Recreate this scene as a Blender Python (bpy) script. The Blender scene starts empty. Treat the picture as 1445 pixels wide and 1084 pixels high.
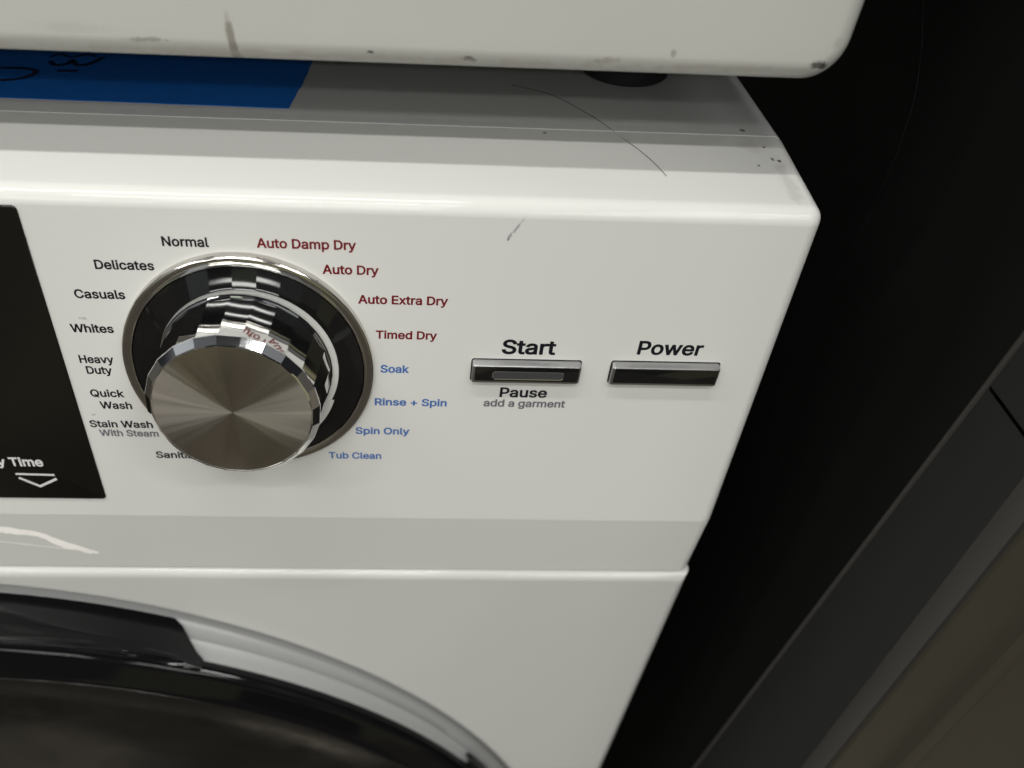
import bpy, bmesh, math, random
from mathutils import Vector, Matrix
random.seed(7)
S = 0.001                     # everything below is written in millimetres
scn = bpy.context.scene
col = scn.collection

# ------------------------------------------------------------------ camera
cd = bpy.data.cameras.new('camera'); cam = bpy.data.objects.new('camera', cd); col.objects.link(cam)
scn.camera = cam
W, H, F, CX, CY = 1445., 1084., 1220.86, 600.83, 783.73
T = Matrix(((0.99874431, -0.02605357, 0.04279041), (0.00881239, -0.74945235, -0.66199964), (0.04931682, 0.66154545, -0.74828167)))
right, down, fwd = Vector(T[0]), Vector(T[1]), Vector(T[2])
m = Matrix((right, -down, -fwd)).transposed().to_4x4()
m.translation = Vector((38.213, -202.398, 147.064)) * S
cam.matrix_world = m
cd.sensor_fit = 'HORIZONTAL'; cd.sensor_width = 36.0; cd.lens = 36.0 * F / W
cd.shift_x = (W / 2 - CX) / W; cd.shift_y = (CY - H / 2) / W
cd.clip_start = 0.005; cd.clip_end = 50
cd.dof.use_dof = True; cd.dof.focus_distance = 0.236; cd.dof.aperture_fstop = 10.0

# ------------------------------------------------------------------ world: dim shop interior (even ambient light)
wd = bpy.data.worlds.new('World'); scn.world = wd; wd.use_nodes = True
nt = wd.node_tree; nt.nodes.clear()
wo = nt.nodes.new('ShaderNodeOutputWorld'); bg = nt.nodes.new('ShaderNodeBackground')
tc = nt.nodes.new('ShaderNodeTexCoord'); sx = nt.nodes.new('ShaderNodeSeparateXYZ')
rp = nt.nodes.new('ShaderNodeValToRGB'); mr = nt.nodes.new('ShaderNodeMapRange')
mr.inputs[1].default_value = -1; mr.inputs[2].default_value = 1
nt.links.new(tc.outputs['Generated'], sx.inputs[0]); nt.links.new(sx.outputs[2], mr.inputs[0]); nt.links.new(mr.outputs[0], rp.inputs[0])
els = rp.color_ramp.elements
els[0].position = 0.0; els[0].color = (.120, .108, .090, 1)
els[1].position = 1.0; els[1].color = (.145, .155, .170, 1)
for p_, c_ in ((.40, (.125, .112, .094, 1)), (.50, (.150, .148, .142, 1)), (.66, (.195, .205, .220, 1))):
    e_ = els.new(p_); e_.color = c_
# shelves, boxes and fittings of the shop, seen only as reflections: the same kind of clutter in every direction
vo = nt.nodes.new('ShaderNodeTexVoronoi'); vo.distance = 'CHEBYCHEV'; vo.inputs['Scale'].default_value = 3.6
nt.links.new(tc.outputs['Generated'], vo.inputs['Vector'])
sc_ = nt.nodes.new('ShaderNodeSeparateColor'); nt.links.new(vo.outputs['Color'], sc_.inputs[0])
r2 = nt.nodes.new('ShaderNodeValToRGB'); r2.color_ramp.interpolation = 'CONSTANT'
e2 = r2.color_ramp.elements; e2[0].position = 0; e2[0].color = (.10, .10, .11, 1); e2[1].position = .34; e2[1].color = (.75, .74, .72, 1)
for p_, c_ in ((.62, (1.3, 1.27, 1.2, 1)), (.86, (2.9, 2.9, 2.8, 1)), (.965, (2.5, 2.7, 1.9, 1))):
    e_ = e2.new(p_); e_.color = c_
nt.links.new(sc_.outputs[0], r2.inputs[0])
mw = nt.nodes.new('ShaderNodeMix'); mw.data_type = 'RGBA'; mw.blend_type = 'MULTIPLY'; mw.inputs[0].default_value = 1.0
nt.links.new(rp.outputs[0], mw.inputs[6]); nt.links.new(r2.outputs[0], mw.inputs[7])
nt.links.new(mw.outputs[2], bg.inputs[0]); bg.inputs[1].default_value = 0.85
nt.links.new(bg.outputs[0], wo.inputs[0])

# ------------------------------------------------------------------ ceiling strip lights, rows running along the aisle
def tube(x, y, z, L, power, w=0.09):
    ld = bpy.data.lights.new('ceiling_strip_light', 'AREA'); ld.shape = 'RECTANGLE'
    ld.size = L; ld.size_y = w; ld.energy = power; ld.color = (1.0, 0.988, 0.95)
    o = bpy.data.objects.new('ceiling_strip_light', ld); col.objects.link(o); o.location = (x, y, z)
ROWS = ((-0.56, 20.0), (-1.62, 22.5), (-2.75, 18.0), (-4.0, 24.0), (-5.6, 36.0))
for i, (y, pw) in enumerate(ROWS):
    for j in range(-1, 2):
        tube(-0.33 + 0.02 * i + 1.75 * j, y, 2.07, 1.15, pw, 0.09 if i < 2 else 0.30)

scn.view_settings.view_transform = 'Standard'; scn.view_settings.look = 'None'
scn.view_settings.exposure = 0.0; scn.view_settings.gamma = 1.0
scn.view_settings.use_curve_mapping = False
scn.render.engine = 'CYCLES'
scn.cycles.use_denoising = True
scn.cycles.max_bounces = 6; scn.cycles.glossy_bounces = 5; scn.cycles.diffuse_bounces = 3
scn.cycles.use_adaptive_sampling = True; scn.cycles.adaptive_threshold = 0.015
scn.cycles.sample_clamp_indirect = 6.0

# ------------------------------------------------------------------ materials
def mat(name, colr, rough=.4, metal=0., spec=.5, coat=0., coat_r=.05, var=0., var_scale=40., bump=0., bump_scale=400., rvar=0.):
    m_ = bpy.data.materials.new(name); m_.use_nodes = True
    n = m_.node_tree; b = n.nodes['Principled BSDF']
    b.inputs['Base Color'].default_value = (*colr, 1); b.inputs['Roughness'].default_value = rough
    b.inputs['Metallic'].default_value = metal; b.inputs['Specular IOR Level'].default_value = spec
    b.inputs['Coat Weight'].default_value = coat; b.inputs['Coat Roughness'].default_value = coat_r
    if var or bump or rvar:
        t = n.nodes.new('ShaderNodeTexCoord')
    if var:
        nz = n.nodes.new('ShaderNodeTexNoise'); nz.inputs['Scale'].default_value = var_scale; nz.inputs['Detail'].default_value = 6
        n.links.new(t.outputs['Object'], nz.inputs['Vector'])
        mx = n.nodes.new('ShaderNodeMix'); mx.data_type = 'RGBA'; mx.name = 'basemix'
        mx.inputs[6].default_value = (*[c * (1 - var) for c in colr], 1); mx.inputs[7].default_value = (*[c * (1 + var) for c in colr], 1)
        n.links.new(nz.outputs[0], mx.inputs[0]); n.links.new(mx.outputs[2], b.inputs['Base Color'])
    if rvar:
        nz3 = n.nodes.new('ShaderNodeTexNoise'); nz3.inputs['Scale'].default_value = 60; nz3.inputs['Detail'].default_value = 8
        n.links.new(t.outputs['Object'], nz3.inputs['Vector'])
        mr_ = n.nodes.new('ShaderNodeMapRange'); mr_.inputs[1].default_value = .3; mr_.inputs[2].default_value = .7
        mr_.inputs[3].default_value = max(.02, rough - rvar); mr_.inputs[4].default_value = rough + rvar
        n.links.new(nz3.outputs[0], mr_.inputs[0]); n.links.new(mr_.outputs[0], b.inputs['Roughness'])
    if bump:
        nz2 = n.nodes.new('ShaderNodeTexNoise'); nz2.inputs['Scale'].default_value = bump_scale; nz2.inputs['Detail'].default_value = 3
        n.links.new(t.outputs['Object'], nz2.inputs['Vector'])
        bp = n.nodes.new('ShaderNodeBump'); bp.inputs['Strength'].default_value = bump; bp.inputs['Distance'].default_value = 0.0004
        n.links.new(nz2.outputs[0], bp.inputs['Height']); n.links.new(bp.outputs[0], b.inputs['Normal'])
    return m_

def stains(m_, base, lst):
    """dirt marks with a shape of their own; centre/half sizes in mm, positions in scene axes"""
    n = m_.node_tree; b = n.nodes['Principled BSDF']
    src = b.inputs['Base Color'].links[0].from_socket if b.inputs['Base Color'].links else None
    t = n.nodes.new('ShaderNodeTexCoord')
    for (x, y, z, hx, hy, hz, shear, colr, amt, nscale, thr) in lst:
        sub = n.nodes.new('ShaderNodeVectorMath'); sub.operation = 'SUBTRACT'
        sub.inputs[1].default_value = Vector((x, y, z)) * S - base
        n.links.new(t.outputs['Object'], sub.inputs[0])
        sp = n.nodes.new('ShaderNodeSeparateXYZ'); n.links.new(sub.outputs[0], sp.inputs[0])
        ma = n.nodes.new('ShaderNodeMath'); ma.operation = 'MULTIPLY_ADD'; ma.inputs[1].default_value = shear
        n.links.new(sp.outputs[2], ma.inputs[0]); n.links.new(sp.outputs[0], ma.inputs[2])
        cb = n.nodes.new('ShaderNodeCombineXYZ')
        n.links.new(ma.outputs[0], cb.inputs[0]); n.links.new(sp.outputs[1], cb.inputs[1]); n.links.new(sp.outputs[2], cb.inputs[2])
        dv = n.nodes.new('ShaderNodeVectorMath'); dv.operation = 'DIVIDE'; dv.inputs[1].default_value = Vector((hx, hy, hz)) * S
        n.links.new(cb.outputs[0], dv.inputs[0])
        ln = n.nodes.new('ShaderNodeVectorMath'); ln.operation = 'LENGTH'; n.links.new(dv.outputs[0], ln.inputs[0])
        ks = 200 if nscale < 400 else (650 if nscale < 1000 else 1600)
        nz = n.nodes.get('dirt_noise_%d' % ks)
        if nz is None:
            nz = n.nodes.new('ShaderNodeTexNoise'); nz.name = 'dirt_noise_%d' % ks; nz.inputs['Scale'].default_value = ks; nz.inputs['Detail'].default_value = 4; nz.inputs['Roughness'].default_value = .65
            n.links.new(t.outputs['Object'], nz.inputs['Vector'])
        a1 = n.nodes.new('ShaderNodeMath'); a1.operation = 'SUBTRACT'; a1.inputs[0].default_value = 1.0; n.links.new(ln.outputs['Value'], a1.inputs[1])
        a2 = n.nodes.new('ShaderNodeMath'); a2.operation = 'MULTIPLY_ADD'; a2.inputs[1].default_value = 2.2; n.links.new(nz.outputs[0], a2.inputs[0])
        n.links.new(a1.outputs[0], a2.inputs[2])
        r_ = n.nodes.new('ShaderNodeMapRange'); r_.interpolation_type = 'SMOOTHSTEP'
        r_.inputs[1].default_value = thr; r_.inputs[2].default_value = thr + .55; r_.inputs[4].default_value = amt
        n.links.new(a2.outputs[0], r_.inputs[0])
        inside = n.nodes.new('ShaderNodeMath'); inside.operation = 'LESS_THAN'; inside.inputs[1].default_value = 1.6; n.links.new(ln.outputs['Value'], inside.inputs[0])
        mu = n.nodes.new('ShaderNodeMath'); mu.operation = 'MULTIPLY'; n.links.new(r_.outputs[0], mu.inputs[0]); n.links.new(inside.outputs[0], mu.inputs[1])
        mx = n.nodes.new('ShaderNodeMix'); mx.data_type = 'RGBA'
        n.links.new(mu.outputs[0], mx.inputs[0])
        if src: n.links.new(src, mx.inputs[6])
        else: mx.inputs[6].default_value = b.inputs['Base Color'].default_value
        mx.inputs[7].default_value = (*colr, 1)
        src = mx.outputs[2]
    n.links.new(src, b.inputs['Base Color'])

WHITE = (.545, .545, .525)
M = {}
M['panel'] = mat('white_gloss_plastic', WHITE, .45, spec=.05, coat=.38, coat_r=.015, var=.006, var_scale=14)
M['body'] = mat('white_enamel', (.435, .435, .418), .42, spec=.35, coat=.4, coat_r=.03, var=.008, var_scale=12)
M['top'] = mat('white_enamel_top', (.51, .51, .508), .42, spec=.35, coat=.2, coat_r=.06, var=.015, var_scale=45)
M['dryer'] = mat('white_enamel_dryer', (.425, .425, .398), .42, spec=.35, coat=.4, coat_r=.03, var=.01, var_scale=14)
M['black_print'] = mat('black_print', (.006, .006, .009), .6, spec=.12)
M['grey_print'] = mat('grey_print', (.11, .11, .125), .5, spec=.12)
M['red_print'] = mat('dark_red_print', (.13, .008, .012), .5, spec=.12)
M['blue_print'] = mat('blue_print', (.04, .115, .32), .5, spec=.12)
M['white_print'] = mat('white_print', (.55, .55, .56), .5, spec=.12)
M['display'] = mat('black_display', (.006, .0055, .0045), .22, spec=.3, rvar=.03)
M['chrome'] = mat('chrome', (.80, .80, .80), .045, metal=1., rvar=.02)
M['dark_chrome'] = mat('dark_chrome', (.62, .60, .57), .12, metal=1., rvar=.03)
M['satin_chrome'] = mat('satin_chrome', (.46, .46, .47), .34, metal=1., rvar=.05)
M['gloss_black'] = mat('gloss_black', (.006, .006, .006), .06, spec=.5)
M['door_black'] = mat('door_black_plastic', (.003, .003, .0035), .075, spec=.24, rvar=.02)
M['glass'] = mat('smoked_door_glass', (.015, .014, .012), .16, spec=.5, var=.5, var_scale=16, rvar=.08)
M['grey_plastic'] = mat('light_grey_plastic', (.235, .236, .235), .32, var=.03, var_scale=60)
M['window'] = mat('button_window', (.045, .045, .05), .18, spec=.5)
M['rubber'] = mat('black_rubber', (.010, .010, .014), .7, bump=.4, bump_scale=700)
M['tape'] = mat('blue_masking_tape', (.0010, .125, .50), .62, var=.10, var_scale=160, bump=.6, bump_scale=1400)
M['marker'] = mat('marker_ink', (.003, .010, .045), .6)
M['hair'] = mat('dark_hair', (.03, .025, .02), .5)
M['reflection_white'] = mat('painted_reflection_white', (.93, .90, .87), .55, var=.05, var_scale=500, bump=.5, bump_scale=1500)  # near-white colour of the painted reflection on the panel's lower edge
M['black_side'] = mat('black_painted_steel', (.0045, .0045, .0045), .55, spec=.2, var=.2, var_scale=30)
M['black_bezel'] = mat('charcoal_plastic', (.017, .017, .0165), .5, spec=.18, var=.12, var_scale=60)
M['olive_front'] = mat('dark_bronze_steel', (.034, .030, .022), .42, metal=.15, var=.12, var_scale=12)

# brushed face of the dial: metal spun on a lathe (anisotropic about the dial axis)
bm_ = bpy.data.materials.new('spun_metal'); bm_.use_nodes = True
n = bm_.node_tree; b = n.nodes['Principled BSDF']
b.inputs['Base Color'].default_value = (.52, .485, .435, 1); b.inputs['Metallic'].default_value = 1; b.inputs['Roughness'].default_value = .34
b.inputs['Anisotropic'].default_value = .9
tg = n.nodes.new('ShaderNodeTangent'); tg.direction_type = 'RADIAL'; tg.axis = 'Y'; n.links.new(tg.outputs[0], b.inputs['Tangent'])
t_ = n.nodes.new('ShaderNodeTexCoord'); sp_ = n.nodes.new('ShaderNodeSeparateXYZ'); n.links.new(t_.outputs['Object'], sp_.inputs[0])
at2 = n.nodes.new('ShaderNodeMath'); at2.operation = 'ARCTAN2'; n.links.new(sp_.outputs[2], at2.inputs[0]); n.links.new(sp_.outputs[0], at2.inputs[1])
nzs = n.nodes.new('ShaderNodeTexNoise'); nzs.noise_dimensions = '1D'; nzs.inputs['Scale'].default_value = 2.6; nzs.inputs['Detail'].default_value = 3; n.links.new(at2.outputs[0], nzs.inputs['W'])
rr_ = n.nodes.new('ShaderNodeMapRange'); rr_.inputs[1].default_value = .3; rr_.inputs[2].default_value = .7; rr_.inputs[3].default_value = -.05; rr_.inputs[4].default_value = .05
n.links.new(nzs.outputs[0], rr_.inputs[0]); n.links.new(rr_.outputs[0], b.inputs['Anisotropic Rotation'])
M['spun'] = bm_

# ------------------------------------------------------------------ helpers
def V(*a): return Vector(a)
class MB:
    def __init__(s): s.v = []; s.f = []
    def add(s, verts, faces):
        k = len(s.v); s.v += [tuple(q) for q in verts]; s.f += [tuple(k + i for i in f) for f in faces]; return s
    def loops(s, loops, closed=True, cap0=False, cap1=False):
        k = len(s.v); n_ = len(loops[0])
        for l in loops: s.v += [tuple(q) for q in l]
        for i in range(len(loops) - 1):
            for j in range(n_ if closed else n_ - 1):
                j2 = (j + 1) % n_
                s.f.append((k + i * n_ + j, k + i * n_ + j2, k + (i + 1) * n_ + j2, k + (i + 1) * n_ + j))
        if cap0: s.f.append(tuple(k + j for j in range(n_))[::-1])
        if cap1: s.f.append(tuple(k + (len(loops) - 1) * n_ + j for j in range(n_)))
        return s
def build(name, mb, material, parent=None, smooth=40, bevel=None, label=None):
    base = parent['_base'] if parent is not None else (0, 0, 0)
    me = bpy.data.meshes.new(name)
    me.from_pydata([((x * S - base[0]), (y * S - base[1]), (z * S - base[2])) for x, y, z in mb.v], [], mb.f)
    bm = bmesh.new(); bm.from_mesh(me)
    bmesh.ops.remove_doubles(bm, verts=bm.verts, dist=1e-7)
    if bevel:
        for w, seg, test in bevel:
            es = [e for e in bm.edges if len(e.link_faces) == 2 and e.calc_face_angle(0) > math.radians(12) and test(*[c / S for c in ((e.verts[0].co + e.verts[1].co) / 2 + Vector(base))], e)]
            if es: bmesh.ops.bevel(bm, geom=es, offset=w * S, segments=seg, profile=.5, affect='EDGES', clamp_overlap=True)
    bmesh.ops.recalc_face_normals(bm, faces=bm.faces)
    bm.to_mesh(me); bm.free()
    if smooth:
        for p_ in me.polygons: p_.use_smooth = True
        me.set_sharp_from_angle(angle=math.radians(smooth))
    me.materials.append(M[material] if isinstance(material, str) else material)
    o = bpy.data.objects.new(name, me); col.objects.link(o)
    o['_base'] = base
    if parent is not None:
        o.parent = parent
    if label: o['label'] = label
    if name in ('control_panel', 'top_panel', 'cabinet', 'front_trim', 'front_panel', 'push_button'):
        wn = o.modifiers.new('flat_faces', 'WEIGHTED_NORMAL'); wn.mode = 'FACE_AREA'; wn.weight = 100; wn.keep_sharp = True
    return o
def thing(name, label, cat, base):
    o = bpy.data.objects.new(name, None); col.objects.link(o)
    o.location = Vector(base) * S; o['_base'] = tuple(c * S for c in base)
    o['label'] = label; o['category'] = cat; o.empty_display_size = .05
    return o
def box(x0, x1, y0, y1, z0, z1):
    return MB().add([(x0, y0, z0), (x1, y0, z0), (x1, y1, z0), (x0, y1, z0), (x0, y0, z1), (x1, y0, z1), (x1, y1, z1), (x0, y1, z1)],
                    [(0, 3, 2, 1), (4, 5, 6, 7), (0, 1, 5, 4), (1, 2, 6, 5), (2, 3, 7, 6), (3, 0, 4, 7)])
ALL = lambda x, y, z, e: True
def tube_path(pts, r, n_=6):
    """thin round strand along a list of points"""
    loops = []
    P = [Vector(p_) for p_ in pts]
    for i, p_ in enumerate(P):
        t = (P[min(i + 1, len(P) - 1)] - P[max(i - 1, 0)]).normalized()
        a = t.cross(Vector((0.1, 0.2, 1))).normalized(); b_ = t.cross(a)
        loops.append([p_ + r * (math.cos(q) * a + math.sin(q) * b_) for q in [2 * math.pi * k / n_ for k in range(n_)]])
    return MB().loops(loops, True, True, True)
def smooth_pts(pts, n_=8):
    P = [Vector(p_) for p_ in pts]; out = []
    for i in range(len(P) - 1):
        p0, p1, p2, p3 = P[max(i - 1, 0)], P[i], P[i + 1], P[min(i + 2, len(P) - 1)]
        for k in range(n_):
            t = k / n_
            out.append(.5 * ((2 * p1) + (-p0 + p2) * t + (2 * p0 - 5 * p1 + 4 * p2 - p3) * t * t + (-p0 + 3 * p1 - 3 * p2 + p3) * t ** 3))
    return out + [P[-1]]
def lathe(cx, cz, prof, n_=96, y0=0., lean=(0, 0), flute=None):
    """rings about an axis along Y; prof = list of (y, r); lean shifts the centre with -y"""
    loops = []
    for (y, r) in prof:
        ox, oz = cx + lean[0] * -y, cz + lean[1] * -y
        loops.append([(ox + r * math.cos(2 * math.pi * (k + .5) / n_), y0 + y, oz + r * math.sin(2 * math.pi * (k + .5) / n_)) for k in range(n_)])
    return loops

# ------------------------------------------------------------------ white washer-dryer
washer = thing('washing_machine', 'white front-loading washer dryer with chrome dial, dark display and two chrome buttons', 'washing machine', (-133, 300, -792))
def face_y(z): return 0.5 - 0.028 * (46 - z)

# control panel: sharp profile swept along X, then edges rounded
XL = -420.
def xr(z): return 148.0 + (46.6 - z) * .016
prof = [(38.0, 49.5), (face_y(47.0), 47.0), (face_y(-60.5), -60.5), (1.1, -90.4), (38.0, -90.4)]
cp = MB().loops([[(XL, y, z) for y, z in prof], [(xr(z), y, z) for y, z in prof]], True, True, True)
panel = build('control_panel', cp, 'panel', washer, 7.4, bevel=[
    (3.9, 14, lambda x, y, z, e: (x < 100 and 44 < z < 48 and y < 5) or (x > 100 and (y < 25 or z > 40) and y < 37 and z > -90.0))])
stains(M['panel'], Vector(washer['_base']), [
    (71.0, .3, 41.2, .6, 6, 2.6, -.55, (.10, .10, .12), .6, 1500, 1.22),
    (69.3, .3, 39.0, .6, 6, 1.6, -.4, (.10, .10, .12), .6, 1500, 1.25), (68.9, .3, 37.9, .4, 6, .5, 0, (.10, .10, .12), .7, 1500, 1.1),
    (141.5, 14, 48.5, 2.6, 14, 4, 0, (.34, .33, .30), .35, 350, 1.2),
    (136.3, 33, 49, 4.0, 7, 4, 0, (.36, .35, .34), .3, 350, 1.2),
    (-42.2, 0, 12.6, 1.6, 5, .8, .3, (.25, .25, .26), .6, 1200, 1.35),
    (-46.8, -1, -19.5, .6, 5, .5, 0, (.25, .25, .26), .7, 1200, 1.1)])

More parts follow.
